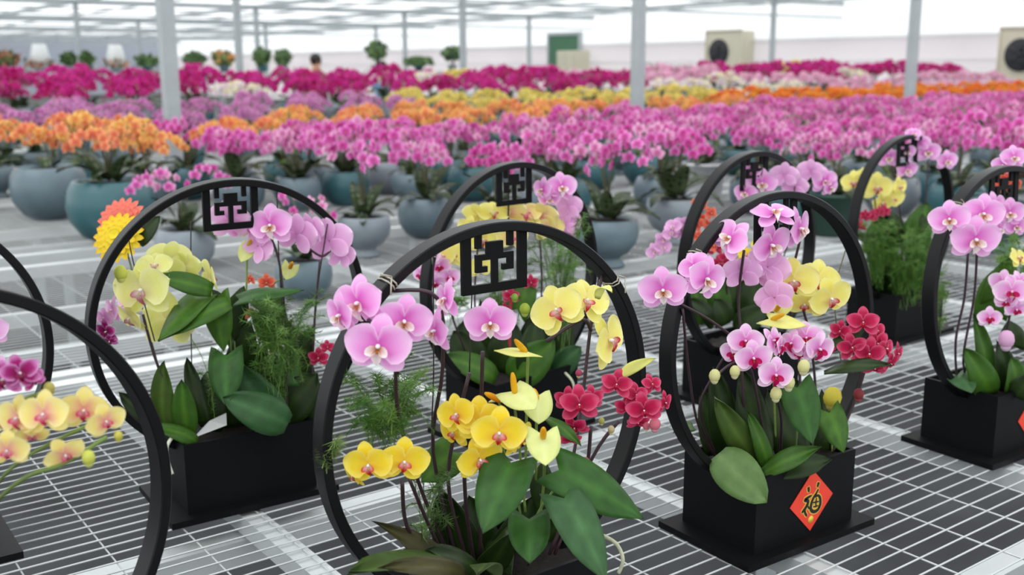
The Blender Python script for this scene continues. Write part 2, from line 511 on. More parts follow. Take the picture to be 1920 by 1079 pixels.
# door, fans and cabinet on the end wall
def wallpt(u, v, off=0):
    d = ray(u, v); nrm = Vector((CA, SA, 0)); return CAMP + d * ((TW - off) / d.dot(nrm))
def wall_frame(P): return Matrix.Translation(P) @ Matrix.Rotation(GRID - math.pi / 2, 4, 'Z')   # local x along wall, y into it
P0 = wallpt(1058, 99, .1)
b = B(); b.box((-.75, -.02, FLOOR - P0.z), (.75, .06, .55)); o = link('door_1', b.mesh('door', 'green', False), None, wall_frame(P0)); tag(o, 'green door in the white end wall', None, None, 'structure')
b = B()
for x0, x1, z0, z1 in ((-.85, -.75, FLOOR - P0.z, .65), (.75, .85, FLOOR - P0.z, .65), (-.75, .75, .55, .65)): b.box((x0, -.05, z0), (x1, .06, z1))
link('door_frame', b.mesh('door_frame', 'steel', False), o)
P0 = wallpt(1075, 112, .7)
r = empty('control_cabinet', Vector((P0.x, P0.y, FLOOR)), GRID - math.pi / 2, 'beige metal cabinet standing before the green door', 'cabinet')
b = B(); b.box((-.45, -.3, 0), (.45, .3, P0.z + .28 - FLOOR)); link('body', b.mesh('body', 'beige', False), r)
b = B(); b.box((-.42, -.33, .1), (-.01, -.3, P0.z + .2 - FLOOR)); link('door', b.mesh('door', 'beige', False), r)
b = B(); b.box((.01, -.33, .1), (.42, -.3, P0.z + .2 - FLOOR)); link('door', b.mesh('door', 'beige', False), r)


def fan(u, v, lab):
    P0 = wallpt(u, v, .35)
    r = tag(link('wall_fan', None, None, None) if False else empty('wall_fan', P0, GRID - math.pi / 2), lab, 'fan')
    b = B(); b.box((-.62, -.2, -.62), (.62, .3, .62)); b.box((-.66, -.23, -.66), (.66, -.2, -.62)); b.box((-.66, -.23, .62), (.66, -.2, .66)); b.box((-.66, -.23, -.62), (-.62, -.2, .62)); b.box((.62, -.23, -.62), (.66, -.2, .62))
    link('housing', b.mesh('housing', 'beige', False), r)
    b = B(); b.lathe([(.3, 0), (.34, .01), (.34, .05), (.3, .06)], 28)
    link('grille', b.mesh('grille', 'dark'), r, Matrix.Translation((-.16, -.2, .08)) @ Matrix.Rotation(math.pi / 2, 4, 'X'))
    b = B()
    for k in range(5):
        a = k * 2 * math.pi / 5; b.box((.04, -.03, 0), (.27, .03, .012), (1, 1, 1), Matrix.Rotation(a, 4, 'Z') @ Matrix.Rotation(.4, 4, 'X'))
    b.lathe([(.05, 0), (.05, .02)], 12)
    link('blades', b.mesh('blades', 'dark'), r, Matrix.Translation((-.16, -.262, .08)) @ Matrix.Rotation(math.pi / 2, 4, 'X'))
fan(1366, 103, 'beige square fan unit on the wall between the two right pillars')
fan(1937, 110, 'beige square fan unit cut off by the right edge of the picture')

# ------------------------------------------------------------------ benches of welded wire mesh
def bench(s0, s1, t0, t1, lab, single):
    r = empty('growing_bench', ST(s0, t0, FLOOR), GRID, lab, 'bench', None)
    inv = r.matrix_basis.inverted()
    def bx(name, sa, sb, ta, tb, za, zb, m='rail'):
        b = B(); stbox(b, sa, sb, ta, tb, za, zb); b.v = [inv @ Vector(p) for p in b.v]
        return link(name, b.mesh(name, m, False), r)
    bx('edge_rail', s0 - .05, s0, t0, t1, -.05, 0); bx('edge_rail', s1, s1 + .05, t0, t1, -.05, 0)
    bx('end_rail', s0, s1, t0 - .04, t0, -.05, 0); bx('end_rail', s0, s1, t1, t1 + .04, -.05, 0)
    k = 0; t = .70
    while t - .67 > t0: t -= .67
    while t < t1:
        if single or k % 3 == 0: bx('cross_beam', s0, s1, t - .02, t + .02, -.045, -.008)
        t += .67; k += 1
    for s in (s0 + (s1 - s0) * .28, s0 + (s1 - s0) * .62): bx('roller_pipe', s - .025, s + .025, t0, t1, -.1, -.05)
    t = t0 + .6
    while t < t1:
        for s in (s0 + (s1 - s0) * .28, s0 + (s1 - s0) * .62): bx('leg', s - .02, s + .02, t - .02, t + .02, FLOOR, -.1, 'steel')
        t += 3.2
    RW = .0016
    def wires(axis, val, a, c, zz):
        b = B()
        p0, p1 = (ST(val, a, zz), ST(val, c, zz)) if axis == 's' else (ST(a, val, zz), ST(c, val, zz))
        b.tube([inv @ p0, inv @ p1], RW, 6); return b
    allb = B()
    k0 = math.ceil((s0 - 1.756) / .0345); v = 1.756 + .0345 * k0
    while v < s1:
        b = wires('s', v, t0, t1, -.0016)
        if single: link('mesh_wire', b.mesh('mesh_wire', 'wire'), r)
        else: allb.add(b.v, b.f)
        v += .0345
    v = .304 + .1345 * math.ceil((t0 - .304) / .1345)
    while v < t1:
        b = wires('t', v, s0, s1, -.0046)
        if single: link('mesh_wire', b.mesh('mesh_wire', 'wire'), r)
        else: allb.add(b.v, b.f)
        v += .1345
    if not single:
        o = link('wire_mesh', allb.mesh('wire_mesh', 'wire'), r); o['kind'] = 'stuff'
    return r


bench(.1, 2.78, -1.6, 7.4, 'nearest wire mesh bench carrying the black hoop planters', True)
names = ['second wire mesh bench, just behind the hoop planters', 'third wire mesh bench, with the two large blue bowls', 'fourth wire mesh bench, behind the blue bowls and under the orange orchids',
         'fifth wire mesh bench, under the mauve and yellow orchids', 'sixth wire mesh bench, under the front of the magenta orchids', 'seventh wire mesh bench, hidden under the rearmost magenta orchids']
BS = [(2.92, 4.6), (4.95, 6.75), (6.9, 8.75), (8.95, 10.8), (11., 12.85), (13.05, 14.9)]
for (a, c), n in zip(BS, names): bench(a, c, -2.5, 21.5, n, False)

# ------------------------------------------------------------------ hoop planters
L_, W_, HB, MX, MY, TH, ZC, YO, RR = .249, .168, .131, .036, .023, .012, .346, -.011, .25
PANEL = ["#.#.....#.#", "#.#.....#.#", "#.#.###.#.#", "#...###...#", "#.#######.#", "#.#..#..#.#", "#.##.#.##.#", "#....#....#", "#....#....#", "###########"]


GLYPH = {}
STROKES = [[(1123, 418, 12), (1128, 444, 9)], [(1202, 384, 13), (1196, 408, 9)], [(1150, 478, 7), (1124, 492, 10), (1100, 512, 12), (1126, 518, 11), (1122, 545, 12), (1106, 575, 12), (1084, 604, 9)],
           [(1112, 560, 8), (1104, 600, 9), (1120, 632, 9)], [(1128, 560, 6), (1136, 578, 7)], [(1202, 432, 7), (1188, 462, 9), (1166, 500, 11), (1152, 545, 12), (1152, 585, 12), (1176, 604, 12), (1208, 590, 12), (1226, 548, 12), (1222, 500, 11), (1204, 478, 9), (1182, 488, 7)],
           [(1192, 500, 6), (1190, 535, 7), (1192, 568, 6)], [(1168, 534, 5), (1190, 528, 6), (1212, 526, 5)], [(1172, 566, 5), (1192, 562, 6), (1208, 558, 5)]]


def glyph(name, grow, mm):
    """brush strokes of the blessing character as thin raised ribbons"""
    b = B()
    def q(X, Y): return Vector(((X - 1157) / 170 * .055, 0, -(Y - (518 - (X - 1157) * .304)) / 235 * .055))
    for n, st in enumerate(STROKES):
        P_ = spline([q(a, c) for a, c, w in st], 4); k = len(P_); ws = [w for a, c, w in st]; vs = []
        for i, p_ in enumerate(P_):
            u = i / (k - 1) * (len(ws) - 1); a = min(int(u), len(ws) - 2); w = (ws[a] * (1 - u + a) + ws[a + 1] * (u - a)) / 200 * .055 + grow
            T = (P_[min(i + 1, k - 1)] - P_[max(i - 1, 0)]).normalized(); S = Vector((-T.z, 0, T.x))
            if i == 0: p_ = p_ - T * (w * .6)
            if i == k - 1: p_ = p_ + T * (w * .6)
            e = .75 if i in (0, k - 1) else 1
            y = -.00002 * n
            vs += [p_ + S * w * e + Vector((0, y, 0)), p_ - S * w * e + Vector((0, y, 0)), p_ + S * w * e + Vector((0, y + .0003, 0)), p_ - S * w * e + Vector((0, y + .0003, 0))]
        fs = []
        for i in range(k - 1):
            o = i * 4; m = o + 4; fs += [(o, o + 1, m + 1, m), (o + 2, m + 2, m + 3, o + 3), (o, m, m + 2, o + 2), (o + 1, o + 3, m + 3, m + 1)]
        b.add(vs, fs)
    return b.mesh(name, mm, False)


def hoop_planter(x, y, yaw, lean, rr, label, sticker=True, panel=True):
    root = empty('hoop_planter', Vector((x, y, 0)), math.radians(yaw), label, 'planter')
    b = B(); b.box((-L_ / 2 - MX, -W_ / 2 - MY, .0), (L_ / 2 + MX, W_ / 2 + MY, TH)); link('base_plate', b.mesh('base_plate', 'black', False), root)
    b = B(); w = .006; z0, z1 = TH, TH + HB
    b.box((-L_ / 2, -W_ / 2, z0), (L_ / 2, -W_ / 2 + w, z1)); b.box((-L_ / 2, W_ / 2 - w, z0), (L_ / 2, W_ / 2, z1))
    b.box((-L_ / 2, -W_ / 2 + w, z0), (-L_ / 2 + w, W_ / 2 - w, z1)); b.box((L_ / 2 - w, -W_ / 2 + w, z0), (L_ / 2, W_ / 2 - w, z1))
    b.box((-L_ / 2 + w, -W_ / 2 + w, z0), (L_ / 2 - w, W_ / 2 - w, z0 + .006)); link('box', b.mesh('box', 'black', False), root)
    # soil with an uneven top
    g = B(); n = 14; vs = []
    rs = random.Random(int(x * 100))
    for i in range(n + 1):
        for j in range(n + 1):
            vs.append((-L_ / 2 + w + (L_ - 2 * w) * i / n, -W_ / 2 + w + (W_ - 2 * w) * j / n, z1 - .016 + rs.uniform(-.005, .006)))
    g.add(vs, [(i * (n + 1) + j, (i + 1) * (n + 1) + j, (i + 1) * (n + 1) + j + 1, i * (n + 1) + j + 1) for i in range(n) for j in range(n)])
    link('soil', g.mesh('soil', 'soil'), root)
    # hoop: flat bar bent to a ring
    r0 = RR * (1 + rr); zc = ZC + RR * rr; hb = .0145; ht = .0065; c = .0015
    sec = [(-ht + c, -hb), (ht - c, -hb), (ht, -hb + c), (ht, hb - c), (ht - c, hb), (-ht + c, hb), (-ht, hb - c), (-ht, -hb + c)]
    ns = 120; vs = []
    LM = Matrix.Translation((0, YO, 0)) @ Matrix.Rotation(-math.radians(lean), 4, 'X')
    for i in range(ns):
        a = 2 * math.pi * i / ns
        for dr, dy in sec: vs.append(LM @ Vector(((r0 + dr) * math.cos(a), dy, zc + (r0 + dr) * math.sin(a))))
    fs = [(i * 8 + j, ((i + 1) % ns) * 8 + j, ((i + 1) % ns) * 8 + (j + 1) % 8, i * 8 + (j + 1) % 8) for i in range(ns) for j in range(8)]
    b = B(); b.add(vs, fs); me = b.mesh('hoop', 'hoop'); me.set_sharp_from_angle(angle=.7); link('hoop', me, root)
    if panel:
        b = B(); cw, ch, t = .0083, .0078, .003; top = zc + r0 - .004
        X = [-6.1, -4.5, -3.5, -2.5, -1.5, -.5, .5, 1.5, 2.5, 3.5, 4.5, 6.1]; Zr = [0, 1, 2, 3, 4, 5, 6, 7, 8, 9, 10.5]
        for r_, row in enumerate(PANEL):
            c_ = 0
            while c_ < 11:
                if row[c_] == '#':
                    e = c_
                    while e < 11 and row[e] == '#': e += 1
                    b.box((X[c_] * cw, -t, top - Zr[r_ + 1] * ch), (X[e] * cw, t, top - Zr[r_] * ch), (1, 1, 1), LM); c_ = e
                else: c_ += 1
        link('lattice_panel', b.mesh('lattice_panel', 'black', False), root)
    if sticker:
        d = .055; z = TH + HB * .48; yf = -W_ / 2 - .0008
        b = B(); b.add([(0, yf, -d), (d, yf, 0), (0, yf, d), (-d, yf, 0), (0, yf - .0008, -d), (d, yf - .0008, 0), (0, yf - .0008, d), (-d, yf - .0008, 0)],
              [(0, 1, 2, 3), (7, 6, 5, 4), (0, 4, 5, 1), (1, 5, 6, 2), (2, 6, 7, 3), (3, 7, 4, 0)])
        so = link('sticker', b.mesh('sticker', 'red', False), root, Matrix.Translation((.012, 0, z)))
        so['label'] = 'red paper diamond with a black and gold blessing character'
        for grow, mm, dy, nm in ((.0017, 'gold', .0010, 'gold_outline'), (0, 'ink', .0014, 'character')):
            if nm not in GLYPH: GLYPH[nm] = glyph(nm, grow, mm)
            link(nm, GLYPH[nm], so, Matrix.Translation((0, yf - dy, 0)))
        b = B(); b.lathe([(.0065, 0), (.0065, .0006)], 12); link('gold_seal', b.mesh('gold_seal', 'gold'), so, Matrix.Translation((0, yf - .0008, -.034)) @ Matrix.Rotation(math.pi / 2, 4, 'X'))
    P = Pl(root); P.lm = LM; P.r0 = r0; P.zc = zc
    return P


def ringtie(P, deg):
    """clear tie wound round the hoop at an angle"""
    a = math.radians(deg); b = B()
    for k in range(2):
        pts = []; aa = a + k * .02
        for i in range(9):
            th = 2 * math.pi * i / 8; dr, dy = .0095 * math.cos(th), .018 * math.sin(th)
            pts.append(P.lm @ Vector(((P.r0 + dr) * math.cos(aa), dy, P.zc + (P.r0 + dr) * math.sin(aa))))
        b.tube(pts, .0011, 5)
    e = P.lm @ Vector(((P.r0 + .012) * math.cos(a), -.02, P.zc + (P.r0 + .012) * math.sin(a)))
    b.tube([e, e + Vector((-.018, -.006, .006))], .001, 4); b.tube([e, e + Vector((-.006, -.008, -.02))], .001, 4)
    link('tie', b.mesh('tie', 'tie'), P.root)


def ringpt(P, deg): return None


PA = hoop_planter(-.5288, 1.9106, 34.1, -3.5, .0145, 'black hoop planter with greenish yellow orchids left and pink orchids right under its hoop', sticker=False)
PB = hoop_planter(.0, 2.2702, 43.2, .3, -.0024, 'black hoop planter standing behind the front centre one, with pale yellow blossoms under its lattice', sticker=False)
PC = hoop_planter(-.0275, 1.3454, 35.7, .3, .0104, 'front centre black hoop planter with five pink blossoms spilling over its left side')
PD = hoop_planter(.4511, 1.7429, 34.7, 2.5, -.0121, 'black hoop planter with the whole red diamond sticker on its box')
PE = hoop_planter(1.0385, 2.1762, 34.5, 3.1, -.011, 'black hoop planter cut off by the right edge of the picture')
PF = hoop_planter(.5714, 2.5281, 40.8, -.3, .0011, 'black hoop planter directly behind the one with the red diamond sticker', sticker=False)
PG = hoop_planter(1.1704, 3.1323, 37.2, .8, -.0035, 'smallest looking black hoop planter, farthest back, full of green fern', sticker=False)
PH = hoop_planter(-.5871, .9699, 46., .2, .0023, 'black hoop planter cut off at the lower left, cream orchids in front of its hoop', sticker=False)
PI = hoop_planter(-1.01, 1.62, 36., 0, 0, 'black hoop planter of which only a sliver of hoop shows at the left edge', sticker=False)


# ---- planter C (front centre)
P = PC
ringtie(P, 128); ringtie(P, 38)
for a in ((640, 592, 92, -.19, -50, -8, 6), (674, 570, 112, -.17, -28, 4, 10), (757, 603, 106, -.17, 12, -2, -8), (818, 622, 88, -.13, -58, 0, 0), (838, 562, 84, -.12, -62, 6, 14),
          (710, 650, 126, -.22, -4, 2, -6), (919, 607, 97, -.1, 2, 2, 0)):
    fl(P, 'pink', *a)
for a in ((1046, 582, 104, -.02, -24, 14, 30), (1098, 566, 96, .03, 28, 28, -16), (1140, 640, 112, .04, 58, 10, 24)): fl(P, 'lemon', *a)
leaf(P, (1120, 560, .0), (1148, 548, -.03), 22, 'oval', 'spathey', 30, 60, .3, .1, 'loose_petal', 'petal')
leaf(P, (1160, 706, .0), (1229, 672, -.05), 22, 'oval', 'spathey', 0, 30, .1, .1, 'loose_petal', 'petal')
bud(P, 984, 580, 24, .0, '#a9bf4a', '#c6d676')
bud(P, 965, 558, 16, .0, '#8fb24a', '#a6c25a')
for a in ((858, 778, 82, -.1, -30, 10, 20), (935, 812, 104, -.15, 8, 0, -6), (898, 862, 92, -.13, 28, -4, 10), (972, 822, 80, -.12, 62, -8, 4), (900, 790, 96, -.1, 0, 12, 0), (852, 812, 66, -.07, -40, 0, 0)):
    fl(P, 'yellow', *a)
for a in ((692, 872, 94, -.17, -8, -4, 8), (757, 866, 96, -.16, 16, 0, -8), (664, 892, 56, -.15, -55, -20, 10)): fl(P, 'yellow', *a)
for a in ((1086, 760, 78, -.06, 0, 10, 5), (1064, 752, 56, -.04, -30, 0, 0), (1078, 802, 56, -.04, -12, -20, 30), (1110, 748, 54, -.03, 30, 10, 0), (1156, 722, 62, -.02, -6, 14, -10),
          (1192, 742, 52, .0, 20, 20, 0), (1207, 770, 72, -.03, 4, 0, 12), (1176, 764, 50, 0, -20, -10, 0), (1246, 756, 48, .0, 50, 0, 0), (1196, 792, 46, .0, 10, -30, 0), (1222, 722, 46, .03, 30, 30, 0), (1070, 824, 44, -.02, 0, -30, 0)):
    fl(P, 'crimson', a[0], a[1], a[2] * 1.02, *a[3:])
bud(P, 1228, 796, 26, -.02, '#d8788c', '#e6a6b0'); bud(P, 1097, 870, 26, -.04, '#b0586a', '#c98a90'); bud(P, 1085, 700, 15, .0, '#b04a6a'); bud(P, 1212, 800, 16, -.01, '#d8788c')
bud(P, 1146, 806, 16, -.02, '#c9b890'); bud(P, 1128, 790, 14, -.02, '#b6b46a')
# pale yellow green anthuriums
anthurium(P, (990, 660, -.06), (926, 658, -.10), 62, -10, 80, (966, 638, -.08), [(990, 662, -.06), (988, 740, -.03), (985, 900, 0)], 'spathey', .0)
anthurium(P, (962, 734, -.10), (1004, 768, -.14), 74, 0, 52, (961, 700, -.11), [(962, 740, -.08), (975, 850, -.03), (985, 960, 0)])
anthurium(P, (1006, 744, -.07), (1010, 796, -.1), 74, 20, 20, (1000, 730, -.08), [(1006, 750, -.05), (1005, 900, 0)])
anthurium(P, (1018, 816, -.14), (1023, 874, -.17), 76, 8, 6, (1019, 803, -.165), [(1019, 815, -.13), (1020, 900, -.05), (1010, 990, 0)])
anthurium(P, (936, 752, -.08), (962, 742, -.04), 44, -30, 60, (910, 738, -.10), [(936, 752, -.06), (950, 900, 0)], 'spathe', .0, '#f29a1e')
# heart leaves
leaf(P, (958, 868, -.13), (905, 1002, -.20), 112, 'heart', 'heart', -8, 18, .05, .1)
leaf(P, (1048, 882, -.10), (1207, 974, -.12), 104, 'heart', 'heart', 10, 42, .06, .1)
leaf(P, (1058, 935, -.13), (1137, 1092, -.2), 100, 'heart', 'glau', 22, 18, .06, .15)
leaf(P, (992, 974, -.12), (993, 1058, -.17), 92, 'heart', 'heart', 0, 16, .05, .08)
leaf(P, (850, 848, -.0), (790, 905, -.02), 84, 'heart', 'mid', -10, 20, .04, .05)
leaf(P, (1025, 785, -.05), (1090, 836, -.08), 26, 'strap', 'mid', 10, 50, .05, .3)
leaf(P, (1040, 900, .0), (1010, 960, .0), 90, 'heart', 'dark', 0, 20)
leaf(P, (930, 1010, .03), (960, 1079, -.05), 80, 'heart', 'dark', -20, 20)
# orchid leaves low in the box
leaf(P, (880, 1088, -.08), (655, 1072, -.24), 92, 'oval', 'orchid', -10, 58, .09, .1)
leaf(P, (870, 1085, -.12), (712, 1064, -.24), 50, 'oval', 'brown', 10, 40, .12, .1)
leaf(P, (840, 1082, -.02), (702, 978, -.12), 56, 'strap', 'brown', -20, 45, .12, .2)
leaf(P, (885, 1075, .02), (828, 918, .0), 92, 'oval', 'dark', -20, 15, .05, .12)
leaf(P, (900, 1075, .05), (880, 930, .05), 90, 'oval', 'dark', 15, 10, .05, .12)
leaf(P, (905, 1080, -.02), (960, 1000, -.06), 60, 'oval', 'dark', 20, 30, .05, .12)
leaf(P, (900, 1085, -.05), (800, 1030, -.12), 60, 'oval', 'dark', 0, 55, .08, .12)
leaf(P, (935, 1080, .05), (1000, 930, .04), 86, 'oval', 'dark', 10, 10, .05, .12)
leaf(P, (980, 1070, .08), (1060, 960, .06), 70, 'oval', 'dark', 10, 10, .05, .12)
leaf(P, (920, 1080, -.08), (895, 1075, -.2), 60, 'oval', 'orchid', 0, 60, .08, .1)
for pts in ([(742, 690, -.14), (748, 780, -.08), (790, 920, -.03), (850, 1060, 0)], [(754, 905, -.14), (762, 985, -.1), (800, 1040, -.05), (850, 1090, 0)], [(768, 900, -.13), (806, 990, -.06), (850, 1080, 0)],
            [(870, 880, -.08), (875, 960, -.04), (890, 1060, 0)], [(905, 660, -.06), (902, 800, -.03), (900, 1050, 0)], [(1108, 800, -.02), (1095, 900, -.0), (1040, 1040, 0)],
            [(1130, 515, .1), (1108, 610, .08), (1085, 800, .05), (1040, 1030, 0)], [(1160, 790, .0), (1110, 860, 0), (1030, 1040, 0)], [(735, 545, -.1), (820, 560, -.1), (830, 690, -.06), (812, 850, -.02), (860, 1060, 0)],
            [(690, 600, -.18), (735, 640, -.16), (745, 700, -.14)], [(1025, 640, .02), (1090, 600, .05), (1108, 620, .07)], [(880, 700, -.05), (840, 900, -.03), (880, 1060, 0)]):
    stem(P, pts)
for pts in ([(812, 470, -.03), (813, 700, -.02), (812, 860, -.01), (850, 1060, 0)], [(885, 545, .0), (880, 700, 0)], [(1125, 505, .12), (1095, 700, .08)]): stem(P, pts, .0009, lin('#25201f'), name='support_wire')
stem(P, [(1060, 895, -.06), (1010, 960, -.06), (985, 1040, -.01)], .0016, lin('#6f8f4a'), name='leaf_stalk')
stem(P, [(1070, 940, -.08), (1020, 985, -.06), (990, 1060, -.01)], .0016, lin('#6f8f4a'), name='leaf_stalk')
stem(P, [(958, 880, -.12), (975, 960, -.06), (985, 1050, -.0)], .0016, lin('#6f8f4a'), name='leaf_stalk')
stem(P, [(1120, 1000, .0), (1155, 1020, -.04), (1168, 1050, -.06), (1160, 1075, -.06)], .0028, lin('#b9bda0'), name='air_root')
fern(P, 725, 765, 200, 180, -.06, 44, 3, '#4a7434', .05)
fern(P, 612, 850, 70, 60, -.16, 5, 4, '#6b7f48', .02)
fern(P, 800, 960, 110, 200, -.03, 14, 5, '#4a6a38', .05)

# ---- planter D (sticker)
P = PD
ringtie(P, 138)
for a in ((1243, 545, 92, -.18, -6, 0, 4), (1322, 524, 92, -.17, 34, -2, -18), (1302, 500, 60, -.15, -20, 20, 30), (1370, 448, 84, -.1, -48, 24, -30), (1444, 460, 90, -.06, 34, -10, 12), (1450, 402, 84, -.05, 10, 66, 0), (1497, 430, 86, -.02, 58, 0, 8)): fl(P, 'pink', *a)
for a in ((1392, 512, 72, -.06, 170, 10, 0), (1440, 500, 84, -.03, 160, -10, 20), (1452, 558, 72, -.05, 168, 0, -20), (1420, 520, 60, -.02, 150, 30, 0)): fl(P, 'mauve', *a)
for a in ((1490, 528, 92, -.02, -22, 0, 10), (1532, 528, 88, .02, 6, 14, -10), (1556, 560, 88, -.01, 20, -8, 14), (1508, 570, 66, .0, -10, -20, 0), (1470, 560, 52, .02, -40, 0, 0)): fl(P, 'lemon', *a)
anthurium(P, (1442, 598, -.06), (1512, 612, -.10), 58, 10, 66, (1470, 590, -.09), [(1445, 602, -.05), (1450, 700, -.02), (1455, 850, 0)], 'spathey')
anthurium(P, (1452, 585, -.02), (1490, 560, -.0), 40, 10, 56, (1470, 560, -.05), None, 'spathey')
for a in ((1398, 640, 62, -.12, -10, 6, 0), (1376, 662, 50, -.1, -40, 0, 0), (1412, 672, 66, -.14, 4, -2, 8), (1453, 704, 66, -.16, 10, 2, -6), (1448, 640, 54, -.11, 50, 16, 30), (1462, 650, 50, -.11, 60, 0, -20), (1486, 645, 52, -.1, -56, 6, 0),
          (1512, 635, 62, -.09, -16, 14, 10), (1534, 655, 66, -.1, 26, -4, -10), (1556, 652, 44, -.07, 66, 0, 0), (1500, 660, 46, -.1, -30, -10, 0)): fl(P, 'candy', a[0], a[1], a[2] * 1.08, *a[3:])
for u, v, w in ((1340, 705, 26), (1378, 697, 24), (1455, 739, 27), (1479, 718, 28), (1507, 688, 28)): bud(P, u, v, w, -.15, '#e0deA0', '#eeeac0')
for a in ((1618, 606, 62, .0, -10, 16, 0), (1598, 652, 56, -.02, -10, 0, 20), (1628, 664, 66, -.02, 4, -2, -10), (1660, 655, 56, .0, 44, 10, 0), (1668, 682, 50, .01, 40, -20, 20), (1644, 622, 46, .02, 30, 20, 0), (1640, 690, 44, .0, 0, -30, 0), (1576, 622, 44, .0, -40, 10, 0), (1610, 690, 40, 0, -10, -30, 10), (1682, 664, 46, .03, 50, 0, 0), (1590, 632, 40, .02, -20, 20, 0), (1645, 645, 50, .0, 10, 10, 30)):
    fl(P, 'crimson', a[0], a[1], a[2] * 1.04, *a[3:])
bud(P, 1610, 740, 24, -.01, '#8e3a40', '#a85a58')
bud(P, 1561, 746, 42, .02, '#e8dc5a', '#f2ea86')
leaf(P, (1346, 852, -.10), (1438, 944, -.17), 84, 'oval', 'pale', -6, 20, .06, .05, lab='broad grey-green leaf lying over the corner of the box')
leaf(P, (1420, 870, -.06), (1340, 746, -.10), 54, 'oval', 'orchid', -20, 16, .06, .1)
leaf(P, (1440, 878, -.08), (1402, 772, -.09), 34, 'oval', 'mid', 10, 10, .06, .2)
leaf(P, (1425, 875, -.05), (1392, 690, -.03), 66, 'oval', 'dark', 0, 10, .05, .1)
leaf(P, (1370, 860, -.02), (1338, 690, -.03), 62, 'oval', 'dark', 0, 10, .05, .1)
leaf(P, (1340, 855, .0), (1318, 730, .02), 46, 'oval', 'dark', 0, 10, .05, .1)
leaf(P, (1430, 890, -.10), (1540, 838, -.11), 40, 'strap', 'mid', 0, 50, .08, .3)
leaf(P, (1450, 890, -.09), (1560, 862, -.08), 50, 'strap', 'dark', 0, 50, .08, .1)
leaf(P, (1495, 728, -.09), (1523, 834, -.13), 82, 'heart', 'heart', 6, 14, .05, .1)
leaf(P, (1556, 775, -.02), (1582, 850, -.04), 64, 'heart', 'mid', 10, 20, .05, .1)
leaf(P, (1545, 700, -.02), (1672, 684, -.05), 30, 'strap', 'dark', 0, 60, .06, .2)
leaf(P, (1558, 655, .0), (1628, 610, .02), 32, 'strap', 'dark', 0, 50, .06, .2)
leaf(P, (1500, 880, .0), (1440, 730, .02), 70, 'oval', 'dark', 0, 10, .05, .1)
leaf(P, (1510, 860, .04), (1490, 710, .05), 90, 'oval', 'dark', 10, 10, .05, .1)
leaf(P, (1550, 850, .04), (1540, 730, .06), 60, 'heart', 'dark', 10, 10, .05, .1)
leaf(P, (1300, 800, .02), (1262, 812, -.02), 30, 'strap', 'mid', 0, 50, .1, .2)
for pts in ([(1280, 580, -.14), (1292, 700, -.1), (1310, 800, -.05), (1350, 870, 0)], [(1275, 570, -.14), (1330, 600, -.1), (1385, 640, -.07)], [(1378, 640, -.05), (1340, 700, -.04), (1312, 770, -.03), (1345, 860, 0)], [(1395, 470, -.08), (1385, 560, -.05), (1390, 640, -.05), (1395, 760, -.05), (1420, 870, 0)],
            [(1500, 560, .02), (1520, 640, .03), (1530, 760, .03), (1520, 860, 0)], [(1620, 690, .02), (1600, 760, .03), (1560, 850, 0)], [(1455, 740, -.12), (1465, 790, -.06), (1462, 880, 0)], [(1345, 703, -.14), (1380, 680, -.12), (1410, 700, -.1), (1440, 870, -.02)], [(1500, 450, .0), (1480, 560, .02), (1500, 700, .02), (1490, 860, 0)]):
    stem(P, pts, .0023)
stem(P, [(1560, 765, .02), (1560, 850, 0)], .0015, lin('#7f9a45'), name='leaf_stalk')
stem(P, [(1497, 735, -.08), (1495, 800, -.04), (1490, 870, 0)], .0015, lin('#6f8f4a'), name='leaf_stalk')
stem(P, [(1585, 470, .1), (1565, 560, .08), (1580, 700, .06)], .0012, lin('#5a5a3a'), name='support_wire')

# ---- planter A (left)
P = PA
for a in ((430, 412, 84, .0, 165, 10, 0), (508, 424, 86, -.02, -8, 6, 6), (484, 462, 70, .0, 150, -20, 30), (556, 440, 84, .02, 158, 0, 10), (584, 430, 66, .03, 140, 10, 0), (618, 452, 90, .05, 166, -8, -12), (640, 480, 60, .06, 150, -20, 0), (455, 430, 60, .02, 20, -30, 0)):
    fl(P, 'mauve' if abs(a[4]) > 100 else 'pink', *a)
for a in ((268, 545, 118, -.12, -14, 4, 6), (316, 486, 84, -.06, -150, 20, 10), (246, 596, 78, -.1, -40, -24, 0), (318, 602, 112, -.07, 170, -10, 0), (392, 520, 78, -.04, 120, 10, 20), (345, 500, 70, -.04, 170, 20, 0), (290, 500, 66, -.1, 10, 40, 0)): fl(P, 'lime', *a)
bud(P, 226, 512, 30, -.13, '#dbe066', '#e8ea90')
fl(P, 'mauve', 212, 582, 56, -.14, -50, 0, 0); fl(P, 'mauve', 196, 596, 40, -.14, -20, -10, 0); fl(P, 'purple', 200, 622, 50, -.15, -20, -10, 0); fl(P, 'purple', 205, 640, 34, -.15, 10, -30, 0); fl(P, 'mauve', 238, 566, 40, -.08, -20, 30, 0)
for a in ((597, 672, 42, .02, 0, 0, 0), (614, 652, 30, .03, 20, 20, 0)): fl(P, 'crimson', *a)
for a in ((470, 590, 26, 0, 0, 10, 0), (515, 655, 26, .02, 10, 0, 0), (500, 530, 36, .03, 0, 0, 0), (470, 525, 24, .03, -30, 0, 0), (400, 668, 18, .02, -30, 0, 0)): fl(P, 'coral', *a)
anthurium(P, (466, 462, .02), (452, 492, .0), 44, -20, 20, (470, 450, 0), [(464, 470, .02), (462, 540, .02), (455, 780, 0)], 'spathe', .0, '#c8d86a')
anthurium(P, (545, 500, .04), (536, 525, .03), 36, 20, 20, (548, 492, 0), [(540, 520, .04), (500, 560, .03), (470, 780, 0)], 'spathe', .0, '#f2a01e')
leaf(P, (398, 545, -.07), (286, 517, -.12), 44, 'strap', 'mid', 0, 34, .03, .2)
